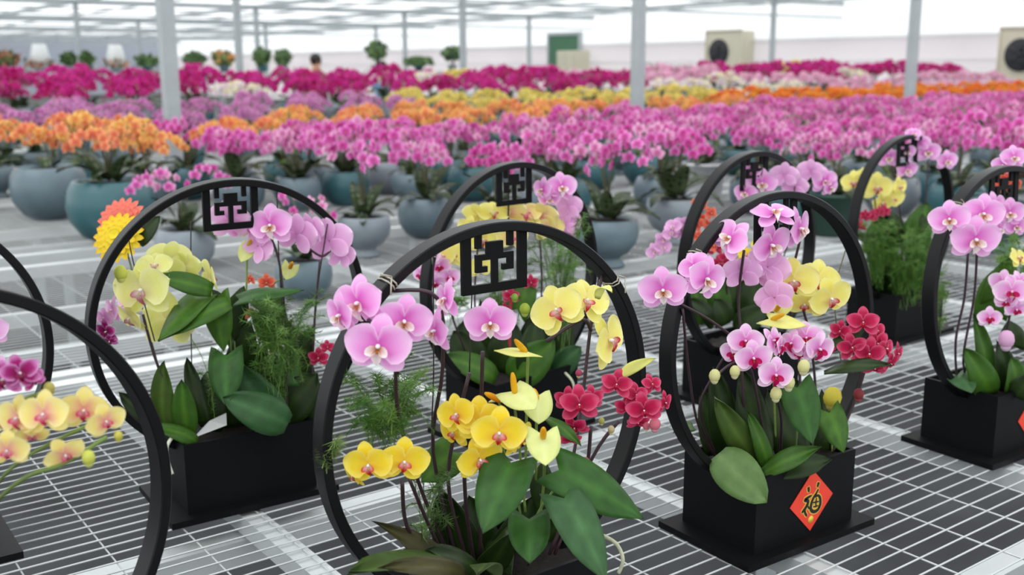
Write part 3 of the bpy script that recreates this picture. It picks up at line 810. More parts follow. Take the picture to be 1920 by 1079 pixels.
leaf(P, (372, 556, -.06), (298, 640, -.14), 72, 'heart', 'mid', -20, 50, .05, .2)
leaf(P, (430, 568, -.06), (296, 640, -.12), 46, 'strap', 'mid', 10, 44, .05, .2)
leaf(P, (405, 560, -.05), (420, 660, -.06), 66, 'heart', 'mid', -10, 10, .05, .1)
leaf(P, (448, 562, -.02), (570, 545, -.04), 44, 'heart', 'heart', 0, 60, .05, .1)
leaf(P, (424, 668, -.06), (424, 762, -.10), 76, 'heart', 'heart', 0, 14, .05, .1)
leaf(P, (430, 560, .0), (440, 640, .0), 76, 'heart', 'dark', 10, 20, .05, .1)
leaf(P, (500, 600, .02), (560, 650, .02), 60, 'heart', 'dark', 10, 40, .05, .1)
leaf(P, (312, 808, -.08), (306, 678, -.10), 46, 'oval', 'orchid', -10, 10, .06, .1)
leaf(P, (352, 818, -.08), (340, 712, -.10), 46, 'oval', 'mid', 10, 10, .06, .1)
leaf(P, (385, 800, -.05), (350, 670, -.03), 34, 'oval', 'dark', 10, 10, .06, .2)
leaf(P, (330, 825, -.04), (222, 735, -.08), 46, 'oval', 'dark', -20, 40, .1, .1)
leaf(P, (370, 830, -.1), (280, 800, -.13), 34, 'oval', 'mid', 0, 50, .12, .1)
leaf(P, (540, 796, -.06), (418, 745, -.10), 74, 'oval', 'glau', 0, 30, .08, .1)
leaf(P, (530, 800, -.02), (440, 682, -.03), 76, 'oval', 'glau', -10, 20, .08, .1)
leaf(P, (520, 790, .02), (596, 700, .03), 76, 'oval', 'dark', 10, 20, .08, .1)
leaf(P, (500, 790, .03), (540, 660, .05), 84, 'oval', 'dark', 10, 10, .05, .1)
leaf(P, (560, 790, .03), (610, 720, .03), 60, 'oval', 'dark', 10, 20, .05, .1)
leaf(P, (400, 810, -.02), (395, 690, -.02), 60, 'oval', 'dark', 0, 10, .05, .1)
leaf(P, (440, 800, 0), (400, 700, .03), 60, 'oval', 'dark', 0, 10, .05, .1)
for pts in ([(268, 590, -.11), (290, 670, -.1), (318, 740, -.09), (335, 815, -.05)], [(270, 600, -.1), (300, 700, -.09), (340, 810, -.05)], [(508, 445, .0), (525, 500, 0), (535, 620, .0), (538, 790, 0)], [(600, 490, .04), (590, 600, .04), (582, 770, .03)], [(560, 450, .02), (600, 480, .04), (620, 470, .05)], [(545, 600, .03), (560, 780, .03)]):
    stem(P, pts, .0024)
for pts in ([(358, 415, -.03), (358, 600, -.03), (362, 800, -.02)], [(242, 452, -.1), (252, 500, -.1), (290, 640, -.08)], [(519, 345, .02), (522, 460, .0), (530, 600, 0)], [(614, 420, .05), (598, 520, .04)]): stem(P, pts, .0011, lin('#25201f'), name='support_wire')
stem(P, [(330, 812, -.12), (314, 835, -.14), (314, 862, -.145), (323, 890, -.15)], .0035, lin('#c9ccbc'), name='air_root')
fern(P, 530, 660, 150, 240, .0, 34, 8, '#4a7434', .06)
fern(P, 400, 720, 90, 180, -.02, 12, 9, '#4a7434', .04)
# plastic name slip in the soil
b = B(); p0, p1, p2, p3 = at(362, 822, P.Y - .09), at(425, 798, P.Y - .07), at(424, 775, P.Y - .05), at(392, 790, P.Y - .07)
b.add(local(P, [p0, p1, p2, p3] + [q + Vector((0, .001, 0)) for q in (p0, p1, p2, p3)]), [(0, 1, 2, 3), (7, 6, 5, 4), (0, 4, 5, 1), (1, 5, 6, 2), (2, 6, 7, 3), (3, 7, 4, 0)]); link('plastic_slip', b.mesh('plastic_slip', 'plastic', False), P.root)
# ruffled salmon and yellow bloom behind the hoop
def ruffle(P, u, v, w, dY, cols, name, lab):
    pos = at(u, v, P.Y + dY); s = w * depth(pos) / F_PX / 2; b = B()
    for ring, (rad, n, tilt) in enumerate(((1., 18, .0), (.8, 16, .25), (.6, 13, .5), (.38, 9, .8), (.2, 5, 1.1))):
        for k in range(n):
            a = 2 * math.pi * (k + .5 * (ring % 2)) / n
            petal(b, a, rad, .34, woval, lambda uu, vv: mixc(lin(cols[0]), lin(cols[1]), (uu - .84) * 3.5), z0=ring * .05, tilt=tilt * .4, cup=.1, nu=4, nv=3)
    o = link(name, b.mesh(name, 'petal'), P.root, P.inv @ Matrix.Translation(pos) @ orient(-10, 30, 0).to_4x4() @ Matrix.Scale(s, 4)); o['label'] = lab
ruffle(P, 220, 444, 104, .12, ('#f4e23a', '#f2703a'), 'ruffled_bloom', 'many-petalled yellow bloom with orange tips')
ruffle(P, 226, 414, 100, .16, ('#f08a78', '#ee6a58'), 'ruffled_bloom', 'many-petalled salmon pink bloom')
stem(P, [(232, 450, .13), (262, 560, .08), (300, 700, .04), (330, 810, .0)], .0018, lin('#4a5a30'))
leaf(P, (262, 460, .13), (300, 405, .15), 32, 'oval', 'dark', 0, 30)

for a, t, w, k, c, y_, p_ in (((450, 700, .02), (470, 600, .0), 70, 'heart', 'dark', 0, 20), ((480, 680, .03), (420, 600, .02), 60, 'heart', 'mid', -20, 30), ((520, 640, .02), (470, 580, .0), 54, 'heart', 'mid', 0, 40), ((540, 700, .04), (590, 610, .05), 60, 'heart', 'dark', 20, 20),
                             ((470, 790, .0), (470, 690, .0), 80, 'oval', 'dark', 0, 10), ((560, 700, .03), (500, 700, .0), 60, 'heart', 'heart', 0, 30), ((490, 560, .03), (540, 600, .01), 50, 'heart', 'mid', 10, 30), ((450, 790, .04), (500, 640, .05), 90, 'heart', 'dark', 0, 10), ((560, 790, .05), (570, 640, .06), 80, 'heart', 'dark', 0, 10),
                             ((420, 790, .03), (430, 660, .04), 80, 'oval', 'dark', 0, 10)):
    leaf(P, a, t, w, k, c, y_, p_)
fern(P, 530, 620, 170, 150, -.03, 34, 18, '#406c2a', .05)
fern(P, 470, 720, 160, 130, .0, 30, 19, '#3a6428', .05)
for pts in ([(440, 640, .0), (450, 790, 0)], [(500, 560, .02), (480, 780, 0)], [(430, 590, -.04), (440, 780, 0)]): stem(P, pts, .0013, lin('#6a8a3a'), name='leaf_stalk')

# ---- planter B
P = PB
ringtie(P, 160)
for a in ((896, 404, 62, .0, 160, 30, 0), (925, 402, 64, .0, 10, 40, 0), (955, 400, 66, .02, 170, 30, 0), (985, 404, 66, .03, 0, 44, 10), (1015, 406, 66, .04, 160, 20, 0), (880, 430, 54, -.02, -40, 0, 0), (850, 478, 60, -.05, 0, 10, 0), (832, 480, 50, -.06, -20, 10, 0), (1030, 430, 60, .04, 20, 0, 0), (905, 450, 60, 0, 10, 0, 0), (960, 445, 60, 0, 0, 0, 0), (900, 500, 50, 0, 20, 0, 0)):
    fl(P, 'lemon' if a[0] < 935 else 'cream', *a)
for a in ((1052, 352, 62, .05, 20, 10, 0), (1018, 356, 50, .03, -50, 0, 0), (1030, 372, 44, .04, 10, -20, 0), (1066, 388, 56, .06, 150, 0, 0), (1062, 420, 54, .06, 160, -20, 0), (1076, 412, 40, .07, 120, 0, 0), (1062, 445, 34, .06, 10, -20, 0)):
    fl(P, 'pink' if abs(a[4]) < 100 else 'mauve', *a)
for a in ((806, 480, 44, -.08, -20, 6, 0), (824, 500, 46, -.07, 0, 0, 10), (842, 520, 46, -.07, 20, 0, 0), (790, 515, 40, -.08, -40, 0, 0), (815, 530, 40, -.08, 10, -20, 0)): fl(P, 'candy', *a)
for a in ((958, 556, 34, -.02, 0, 0, 0), (995, 530, 32, .0, 20, 0, 0), (950, 540, 26, .0, -30, 0, 0), (946, 580, 26, 0, 0, 0, 0)): fl(P, 'crimson', *a)
for a, t, w, k, c, y_, p_ in (((930, 712, -.08), (828, 668, -.12), 56, 'oval', 'mid', -10, 40), ((960, 715, -.05), (1040, 640, -.06), 74, 'oval', 'mid', 10, 30), ((900, 700, 0), (850, 620, 0), 70, 'oval', 'dark', 0, 20), ((1000, 690, .05), (1010, 580, .06), 70, 'oval', 'dark', 0, 20),
                             ((1040, 700, .03), (1090, 650, .02), 50, 'oval', 'glau', 10, 40), ((940, 700, 0), (960, 600, .02), 70, 'oval', 'dark', 0, 10), ((1040, 680, .08), (1070, 590, .1), 60, 'heart', 'dark', 0, 20), ((920, 690, .05), (900, 560, .06), 50, 'heart', 'dark', 0, 20),
                             ((990, 710, -.06), (1005, 600, -.04), 56, 'oval', 'dark', 0, 10), ((880, 700, .04), (870, 600, .06), 60, 'oval', 'dark', 0, 20), ((970, 580, .0), (1000, 520, .02), 60, 'heart', 'mid', 0, 30)):
    leaf(P, a, t, w, k, c, y_, p_)
for pts in ([(1068, 345, .06), (1078, 400, .07), (1075, 450, .07), (1050, 580, .05), (1020, 700, 0)], [(900, 420, 0), (890, 560, 0), (900, 700, 0)], [(1010, 410, .04), (1015, 560, .03), (990, 700, 0)], [(830, 500, -.06), (850, 600, -.04), (890, 700, 0)], [(954, 310, 0), (953, 430, 0)]): stem(P, pts, .0022)
stem(P, [(960, 540, 0), (955, 620, 0), (960, 700, 0)], .004, lin('#b83a4a'))
fern(P, 1050, 520, 130, 260, .06, 60, 12, '#3f6a2a', .08); fern(P, 950, 560, 120, 160, .06, 34, 15, '#3f6a2a', .06)
fern(P, 850, 560, 90, 120, .0, 12, 14, '#4f7a3a', .06)
stem(P, [(1060, 700, -.09), (1075, 720, -.12), (1078, 760, -.12)], .003, lin('#b0b49a'), name='air_root')

# ---- planter F
P = PF
for a in ((1428, 345, 60, .0, -4, 4, 0), (1398, 362, 44, -.04, -30, 0, 0), (1470, 330, 54, .02, 160, 0, 0), (1490, 350, 52, .03, 170, 0, 10), (1520, 322, 52, .06, 150, 10, 0), (1545, 340, 54, .08, 20, 0, 0), (1556, 352, 40, .08, 40, -10, 0), (1410, 322, 36, 0, 0, 30, 0)):
    fl(P, 'pink' if abs(a[4]) < 100 else 'mauve', *a)
for i in range(14):
    fl(P, 'coral', 1300 + R.uniform(0, 70), 395 + R.uniform(-15, 90), R.uniform(24, 34), R.uniform(-.1, 0), R.uniform(-40, 40), R.uniform(-20, 30), R.uniform(0, 60))
for i in range(9):
    q = i / 8; fl(P, 'mauve', 1232 + 58 * q + R.uniform(-5, 5), 478 - 52 * math.sin(q * 2.2) + R.uniform(-8, 8), 34, -.14, R.uniform(-50, 30), R.uniform(-20, 20), R.uniform(0, 60))
for i in range(6): fl(P, 'crimson', 1330 + R.uniform(-15, 50), 480 + R.uniform(-20, 25), 34, -.06, R.uniform(-30, 30), R.uniform(0, 30), 0)
for i in range(5): fl(P, 'yellow', 1400 + R.uniform(-15, 30), 470 + R.uniform(-20, 35), 34, -.02, R.uniform(-30, 30), R.uniform(0, 30), 0)
for a, t, w, k, c, y_, p_ in (((1340, 610, -.04), (1290, 560, -.08), 40, 'oval', 'dark', -10, 40), ((1350, 600, 0), (1330, 500, 0), 54, 'oval', 'mid', 0, 20), ((1400, 610, 0), (1420, 500, .02), 60, 'oval', 'dark', 0, 20), ((1370, 600, 0), (1375, 480, .04), 70, 'heart', 'dark', 0, 20), ((1380, 620, -.06), (1440, 575, -.08), 50, 'oval', 'dark', 10, 40),
                             ((1420, 600, .04), (1480, 520, .05), 60, 'oval', 'dark', 0, 20), ((1310, 610, -.05), (1300, 520, -.03), 40, 'oval', 'mid', 0, 20), ((1360, 610, -.08), (1340, 560, -.1), 50, 'oval', 'dark', 0, 40), ((1330, 590, 0), (1350, 550, 0), 60, 'heart', 'mid', 0, 30)):
    leaf(P, a, t, w, k, c, y_, p_)
for pts in ([(1430, 365, 0), (1425, 450, 0), (1390, 600, 0)], [(1490, 350, .03), (1480, 450, .03), (1420, 600, 0)], [(1290, 430, -.1), (1300, 500, -.08), (1330, 600, 0)], [(1240, 470, -.13), (1270, 425, -.12), (1300, 480, -.08), (1330, 600, 0)], [(1360, 420, -.04), (1365, 600, 0)]): stem(P, pts, .0022)

# ---- planter G
P = PG
for a in ((1666, 296, 42, -.02, -6, 0, 0), (1700, 318, 42, 0, 10, -10, 0), (1712, 252, 30, 0, 0, 30, 0), (1740, 285, 46, .03, -10, 0, 0), (1775, 302, 42, .06, 10, 0, 0), (1726, 268, 36, .02, 150, 0, 0), (1700, 285, 34, .0, 0, 0, 0)): fl(P, 'pink', *a)
for a in ((1600, 342, 46, -.1, -10, 0, 0), (1644, 352, 60, -.06, 0, 0, 0), (1672, 372, 50, -.04, 10, -10, 0), (1655, 380, 40, -.05, 0, -20, 0), (1620, 330, 34, -.08, 0, 20, 0), (1685, 350, 40, -.03, 30, 0, 0)): fl(P, 'lemon', *a)
for i in range(7): fl(P, 'crimson', 1600 + R.uniform(-5, 60), 405 + R.uniform(-12, 20), 24, -.1, R.uniform(-30, 30), R.uniform(0, 30), 0)
for a, t, w, k, c, y_, p_ in (((1700, 470, 0), (1740, 380, .02), 56, 'oval', 'mid', 0, 20), ((1690, 450, 0), (1640, 415, -.04), 40, 'oval', 'mid', 0, 50), ((1720, 480, 0), (1730, 400, 0), 50, 'heart', 'dark', 0, 20), ((1660, 480, -.02), (1600, 440, -.05), 36, 'oval', 'dark', 0, 40), ((1650, 500, 0), (1640, 430, 0), 50, 'oval', 'dark', 0, 20)):
    leaf(P, a, t, w, k, c, y_, p_)
for i in range(26):
    u, v = R.uniform(1620, 1740), R.uniform(400, 540); leaf(P, (u, v + 40, .02), (u + R.uniform(-30, 30), v - 10, -.02 + R.uniform(-.04, .06)), R.uniform(34, 56), R.choice(['heart', 'oval']), R.choice(['dark', 'mid', 'dark']), R.uniform(-30, 30), R.uniform(10, 50))
fern(P, 1690, 490, 150, 170, -.06, 150, 21, '#44742a', .09); fern(P, 1640, 470, 90, 150, -.1, 60, 22, '#44742a', .05); fern(P, 1750, 540, 80, 100, -.12, 26, 23, '#4c7834', .05)
for pts in ([(1640, 370, -.06), (1650, 480, -.03), (1670, 560, 0)], [(1740, 300, .03), (1730, 450, .02), (1700, 560, 0)], [(1672, 310, -.02), (1690, 420, 0), (1690, 560, 0)]): stem(P, pts, .0024)

# ---- planter E (right edge)
P = PE
ringtie(P, 132)
for a in ((1780, 412, 74, -.16, -20, 4, 6), (1808, 408, 54, -.1, 30, 0, 0), (1842, 402, 80, -.12, 0, 4, -8), (1828, 450, 92, -.17, 0, -4, 0), (1866, 388, 60, -.06, 30, 10, 0), (1892, 400, 60, -.05, 0, 0, 0), (1872, 430, 50, -.06, 40, -10, 0), (1905, 425, 44, -.04, 0, 0, 0), (1900, 296, 50, .1, 0, 10, 0), (1880, 310, 40, .1, -30, 0, 0)):
    fl(P, 'pink', *a)
for a in ((1896, 548, 66, -.1, -10, 6, 0), (1880, 530, 50, -.08, -40, 0, 0), (1905, 580, 44, -.1, 0, -20, 0), (1855, 596, 44, -.12, -10, 0, 0), (1912, 528, 44, -.08, 20, 20, 0), (1886, 566, 40, -.1, -20, -20, 0)): fl(P, 'candy', *a)
bud(P, 1887, 637, 36, -.12, '#e6b8dc', '#f2d6ec')
fl(P, 'lemon', 1908, 484, 44, -.04, 30, 30, 0)
for i in range(7): fl(P, 'coral', 1858 + R.uniform(0, 60), 340 + R.uniform(-14, 16), 28, .12, R.uniform(-30, 30), 10, 0)
for a, t, w, k, c, y_, p_ in (((1856, 742, -.08), (1808, 652, -.12), 56, 'oval', 'mid', -14, 20), ((1850, 740, -.04), (1826, 590, -.08), 44, 'oval', 'mid', 0, 10), ((1795, 704, -.1), (1822, 738, -.15), 62, 'heart', 'glau', 10, 40), ((1890, 735, -.05), (1870, 640, -.08), 46, 'oval', 'dark', 0, 10), ((1900, 740, -.08), (1896, 670, -.1), 54, 'oval', 'mid', 10, 20),
                             ((1870, 560, .02), (1895, 480, .02), 70, 'heart', 'mid', 0, 20), ((1860, 580, .05), (1870, 500, .06), 80, 'heart', 'mid', 0, 20), ((1900, 650, .02), (1890, 600, .02), 60, 'heart', 'dark', 0, 20), ((1905, 745, -.1), (1935, 700, -.12), 50, 'oval', 'dark', 0, 40)):
    leaf(P, a, t, w, k, c, y_, p_)
for pts in ([(1815, 475, -.14), (1808, 560, -.12), (1792, 640, -.11), (1797, 720, -.09), (1820, 745, -.05)], [(1832, 470, -.14), (1826, 560, -.12), (1806, 680, -.1), (1830, 745, -.05)], [(1896, 580, -.08), (1880, 660, -.05), (1870, 740, -.03)]): stem(P, pts, .0024)
fern(P, 1760, 590, 60, 100, -.06, 7, 31, '#5a7a44', .03)
fern(P, 1900, 500, 70, 160, .02, 20, 32, '#5f9038', .06)

# ---- planter H (lower left)
P = PH
for a in ((84, 778, 96, -.02, -6, 10, 8), (158, 770, 92, .02, 10, 2, -6), (198, 790, 74, .01, 40, -8, 14), (35, 785, 92, -.01, -20, 6, 0), (14, 845, 80, -.05, 10, -4, 0), (122, 852, 76, -.03, 34, -20, 26), (60, 815, 60, -.01, 20, -30, 0), (5, 790, 60, 0, -30, 10, 0)):
    fl(P, 'cream', *a)
for a in ((38, 700, 76, -.02, 26, 4, 10), (8, 712, 76, -.02, -10, 0, 0), (62, 712, 50, -.0, 46, 0, 20)): fl(P, 'purple', *a)
bud(P, 166, 859, 30, -.03, '#d3d866', '#e0e48a'); bud(P, 92, 729, 26, .0, '#b8b060', '#c6c47a'); bud(P, 222, 818, 20, .0, '#d0c860', '#e0da80')
stem(P, [(200, 820, .0), (120, 870, -.03), (60, 890, -.04), (10, 925, -.04), (-60, 1000, -.02)], .0022, lin('#6f8a3a'), lin('#4d5a2c'))
stem(P, [(160, 800, .0), (80, 840, -.01), (20, 880, -.02), (-40, 950, -.02)], .002, lin('#6f8a3a'), lin('#4d5a2c'))
stem(P, [(90, 735, 0), (30, 760, 0), (-40, 850, 0), (-90, 1000, 0)], .002, lin('#6f8a3a'))
for a, t, w, k, c, y_, p_ in (((-120, 1090, -.02), (-20, 1000, -.05), 90, 'oval', 'orchid', 0, 30), ((-140, 1080, 0), (-150, 900, 0), 90, 'oval', 'dark', 0, 20), ((-180, 1090, 0), (-260, 980, 0), 80, 'oval', 'mid', 0, 30), ((-160, 1070, .05), (-80, 920, .05), 70, 'oval', 'dark', 0, 20)):
    leaf(P, a, t, w, k, c, y_, p_)
P = PI
for a in ((-20, 620, 70, 0, 10, 0, 0), (4, 690, 46, -.02, 0, 0, 0), (-60, 660, 80, 0, 0, 0, 0)): fl(P, 'mauve', *a)
for a, t, w, k, c, y_, p_ in (((-180, 900, 0), (-120, 800, -.05), 80, 'oval', 'orchid', 0, 30), ((-220, 900, 0), (-260, 780, 0), 80, 'oval', 'dark', 0, 20)): leaf(P, a, t, w, k, c, y_, p_)
stem(P, [(-20, 640, 0), (-60, 760, 0), (-160, 900, 0)], .0024)

# ------------------------------------------------------------------ potted orchids behind
def simple_flower(b, pos, R3, s, c, ce, cc):
    """small five-part bloom for the rows behind: facing R3 z axis"""
    n = 0
    for a, L, wd in ((90, .5, .36), (215, .48, .34), (325, .48, .34), (15, .5, .52), (165, .5, .52)):
        a = math.radians(a); dx, dy = math.cos(a), math.sin(a); px, py = -dy, dx
        z = .03 if wd > .4 else -.02
        pts = [(0, 0, 0), (dx * L * .35 + px * wd * .42, dy * L * .35 + py * wd * .42, z + .06), (dx * L * .8 + px * wd * .36, dy * L * .8 + py * wd * .36, z), (dx * L, dy * L, z - .05),
               (dx * L * .8 - px * wd * .36, dy * L * .8 - py * wd * .36, z), (dx * L * .35 - px * wd * .42, dy * L * .35 - py * wd * .42, z + .06), (dx * L * .5, dy * L * .5, z + .02)]
        b.add([pos + R3 @ (Vector(p) * s) for p in pts], [(0, 1, 6), (1, 2, 6), (2, 3, 6), (3, 4, 6), (4, 5, 6), (5, 0, 6)], [cc, c, ce, ce, ce, c, c])
    b.add([pos + R3 @ (Vector(p) * s) for p in ((.06, .03, .06), (-.06, .03, .06), (0, -.16, .1), (0, 0, .14))], [(0, 1, 3), (1, 2, 3), (2, 0, 3)], [mixc(cc, (.9, .8, .7), .3)] * 4)


HUES = dict(
    pink=[('#dc58b4', '#ec94d2', '#b0286e'), ('#e066bc', '#f0a8dc', '#b83078'), ('#d84aa8', '#e884c8', '#a01e60'), ('#e99acb', '#f3c4e0', '#c04888')],
    magenta=[('#c2107c', '#d83a9a', '#8c0850'), ('#cc1a8e', '#dc4aa6', '#98105c'), ('#b40a62', '#cc2c84', '#80063c')],
    mauve=[('#d488c0', '#e2aad2', '#b05898'), ('#cc7ab8', '#dca0cc', '#a04a88')],
    orange=[('#f0a060', '#f6c080', '#e06a48'), ('#f2b45c', '#f6cc80', '#e8844c'), ('#ee8a62', '#f4ac80', '#d85a48')],
    flame=[('#f0842c', '#f4a040', '#e04a20'), ('#f2a02a', '#f6bc50', '#e2601e'), ('#e8602c', '#f08048', '#d03a20')],
    yellow=[('#e8d868', '#f0e690', '#d8b048'), ('#ecd46c', '#f2e498', '#e0a050')],
    white=[('#f0e2e8', '#f6f0f0', '#e0b0c8'), ('#f0e8c8', '#f6f2dc', '#e0d090')],
    palepink=[('#eab0cc', '#f2cade', '#d880ac')],
)


def blossoms_on(b, pts, n, s, hue, rr, start=.35):
    """blossoms alternating along an arching spike"""
    cols = [tuple(lin(x) for x in h) for h in hue]
    L = len(pts) - 1
    out = []
    for k in range(n):
        u = start + (1 - start) * k / max(1, n - 1); i = min(L - 1, int(u * L)); p = pts[i].lerp(pts[i + 1], u * L - i)
        T = (pts[i + 1] - pts[i]).normalized(); side = T.cross(Vector((0, 0, 1)))
        side = side.normalized() if side.length > .1 else Vector((1, 0, 0))
        d = side * (1 if k % 2 else -1) + Vector((rr.uniform(-.6, .6), rr.uniform(-.9, .3), rr.uniform(-.3, .3)))
        d.normalize(); pos = p + d * s * .45
        zt = (d + Vector((0, -.35, .1))).normalized(); x = Vector((0, 0, 1)).cross(zt).normalized(); y = zt.cross(x)
        R3 = Matrix((x, y, zt)).transposed() @ Matrix.Rotation(rr.uniform(-.3, .3), 3, 'Z')
        out.append((pos, R3, s * rr.uniform(.85, 1.1), cols[rr.randrange(len(cols))]))
    return out


def spike_path(rr, base, az, Hh, reach):
    d = Vector((math.cos(az), math.sin(az), 0))
    return spline([base, base + d * reach * .15 + Vector((0, 0, Hh * .55)), base + d * reach * .5 + Vector((0, 0, Hh * .95)), base + d * reach * .95 + Vector((0, 0, Hh * .93)), base + d * reach * 1.3 + Vector((0, 0, Hh * .72))], 5)


def spray_mesh(name, hue, seed, nspike=7, nb=10, Hh=.27, reach=.15, s=.062, z0=.2):
    rr = random.Random(seed); b = B()
    for k in range(nspike):
        az = 2 * math.pi * k / nspike + rr.uniform(-.4, .4)
        pts = spike_path(rr, Vector((0, 0, z0)), az, Hh * rr.uniform(.8, 1.1), reach * rr.uniform(.5, 1.2))
        for pos, R3, sc, c in blossoms_on(b, pts, nb, s, HUES[hue], rr): simple_flower(b, pos, R3, sc, *c)
    return b.mesh(name, 'petal', False)


def stems_mesh(seed, nspike=7, Hh=.27, reach=.15, z0=.2):
    rr = random.Random(seed); b = B()
    for k in range(nspike):
        az = 2 * math.pi * k / nspike + rr.uniform(-.4, .4)
        b.tube(spike_path(rr, Vector((0, 0, z0)), az, Hh * rr.uniform(.8, 1.1), reach * rr.uniform(.5, 1.2))[::3], .0028, 4, BR, GR, cap=False)
    return b.mesh('stems', 'stem')


def strap(rr, az, ln, z0, r0=.03):
    d = Vector((math.cos(az), math.sin(az), 0)); base = d * r0 + Vector((0, 0, z0)); tip = d * ln + Vector((0, 0, z0 + rr.uniform(-.05, .09)))
    return leafmesh(base, tip, rr.uniform(.05, .07), Vector((0, 0, 1)) - d * .2, 'oval', rr.choice(['dark', 'dark', 'orchid']), rr.uniform(.12, .25), .15, nu=6, nv=3)


def foliage_mesh(seed, z0=.2, n=9, ln=.17):
    rr = random.Random(seed); b = B()
    for k in range(n):
        v, f, c = strap(rr, 2 * math.pi * k / n + rr.uniform(-.3, .3), ln * rr.uniform(.7, 1.2), z0); b.add(v, f, c)
    return b.mesh('foliage', 'leaf')


def leaf_single(seed, z0, ln=.19):
    rr = random.Random(seed); v, f, c = strap(rr, 0, ln, 0); return mesh('leaf', v, f, 'leaf', c)


def pot_mesh(shape, m):
    b = B()
    if shape == 'bowl': prof = [(.07, 0), (.115, .02), (.165, .07), (.19, .12), (.192, .16), (.178, .2), (.172, .205), (.165, .2), (.15, .18)]
    elif shape == 'footed': prof = [(.075, 0), (.078, .012), (.06, .03), (.06, .045), (.09, .06), (.122, .10), (.132, .145), (.125, .195), (.118, .2), (.11, .195), (.1, .18)]
    elif shape == 'egg': prof = [(.06, 0), (.1, .02), (.135, .07), (.145, .12), (.138, .17), (.122, .2), (.115, .205), (.11, .2), (.1, .18)]
    else: prof = [(.1, 0), (.105, .01), (.13, .2), (.138, .2), (.138, .215), (.128, .215), (.12, .19)]
    b.lathe(prof, 28); return b.mesh('pot', m)


POT = {(s, m): pot_mesh(s, m) for s, m in (('bowl', 'potblue'), ('bowl', 'potteal'), ('footed', 'potgrey'), ('footed', 'potblue'), ('egg', 'potblue'), ('egg', 'potteal'), ('egg', 'potgrey'), ('tub', 'potgreen'), ('tub', 'potwhite'))}
sb = B(); sb.lathe([(.16, 0), (.1, .012), (.02, .018)], 16); SOILB = sb.mesh('soil', 'soil')
sb = B(); sb.lathe([(.112, 0), (.07, .01), (.02, .014)], 16); SOILS = sb.mesh('soil', 'soil')
LEAF1 = [leaf_single(i, .2) for i in range(5)]
FOL = [foliage_mesh(40 + i) for i in range(5)]
STEMS = [stems_mesh(60 + i) for i in range(6)]
SPRAY = {h: [spray_mesh('flower_spray', h, 60 + i) for i in range(6)] for h in HUES}
# single blossoms for the nearest rows
BL1 = {}
for h in HUES:
    for i, c in enumerate(HUES[h]):
        b = B(); simple_flower(b, Vector((0, 0, 0)), Matrix.Identity(3), 1, *(lin(x) for x in c)); BL1[(h, i)] = b.mesh('blossom', 'petal', False)


def near_plant(P0, pot, hue, label, group=None, sc=1.0, nspike=5, nb=8, Hh=.31, reach=.17, bs=.062, rz=None, nleaf=10, seed=0, name='potted_orchid'):
    rr = random.Random(seed * 7 + 3)
    r = empty(name, P0, 0, label, 'orchid' if hue else 'plant', group); r.matrix_basis = r.matrix_basis @ Matrix.Scale(sc, 4)
    link('pot', POT[pot], r); big = pot[0] == 'bowl'
    link('soil', SOILB if big else SOILS, r, Matrix.Translation((0, 0, .185)))
    for k in range(nleaf):
        az = 2 * math.pi * k / nleaf + rr.uniform(-.4, .4)
        link('leaf', LEAF1[rr.randrange(5)], r, Matrix.Translation((0, 0, .2)) @ Matrix.Rotation(az, 4, 'Z') @ Matrix.Rotation(rr.uniform(-.5, .1), 4, 'Y') @ Matrix.Scale(rr.uniform(.75, 1.2), 4))
    if hue:
        for k in range(nspike):
            az = 2 * math.pi * k / nspike + rr.uniform(-.5, .5)
            pts = spike_path(rr, Vector((0, 0, .2)), az, Hh * rr.uniform(.8, 1.1), reach * rr.uniform(.5, 1.2))
            b = B(); b.tube(pts[::2], .0028, 5, BR, GR, cap=False); so = link('flower_spike', b.mesh('flower_spike', 'stem'), r)
            hl = HUES[hue]; ci = rr.randrange(len(hl))
            for pos, R3, s2, c in blossoms_on(None, pts, nb, bs, hl, rr):
                cj = ci if rr.random() < .7 else rr.randrange(len(hl))
                link('blossom', BL1[(hue, cj)], so, Matrix.Translation(pos) @ R3.to_4x4() @ Matrix.Scale(s2, 4))
    return r


def far_plant(P0, pot, hue, label, group, sc, k, rz):
    r = empty('potted_orchid', P0, rz, label, 'orchid', group); r.matrix_basis = r.matrix_basis @ Matrix.Scale(sc, 4)
    link('pot', POT[pot], r); link('foliage', FOL[k % 5], r)['kind'] = 'stuff'
    link('stems', STEMS[k % 6], r)['kind'] = 'stuff'; link('flower_spray', SPRAY[hue][k % 6], r)['kind'] = 'stuff'
    return r


def gz(u, v): q = ground(u, v); return Vector((q.x, q.y, 0))


# the pots standing foremost, each with its own look
near_plant(gz(98, 410), ('egg', 'potblue'), None, 'large empty-looking blue-grey bowl of soil nearest the left edge', sc=1.38, nleaf=3, seed=1, name='bowl_planter')
near_plant(gz(214, 450), ('egg', 'potteal'), 'orange', 'large teal bowl with orange orchids right of the blue-grey bowl', sc=1.4, seed=2, nleaf=8, nspike=6, Hh=.2, reach=.12, bs=.05)
near_plant(gz(350, 505), ('egg', 'potgrey'), 'pink', 'grey round pot with broad dark leaves inside the left hoop', sc=.82, seed=3, nspike=3, Hh=.34)
near_plant(gz(572, 560), ('egg', 'potblue'), 'pink', 'blue-grey round pot under the pink blossoms at the right of the left hoop', sc=.7, seed=4, nspike=2, nb=5, Hh=.3)
near_plant(gz(684, 480), ('footed', 'potgrey'), 'pink', 'grey footed pot with arching leaves between the left and middle hoops', sc=.88, seed=5, nspike=6, Hh=.42, bs=.075, nb=10)
near_plant(gz(1136, 500), ('footed', 'potblue'), 'pink', 'pale blue footed pot just right of the middle back hoop', sc=1.0, seed=6, nspike=6, Hh=.35)
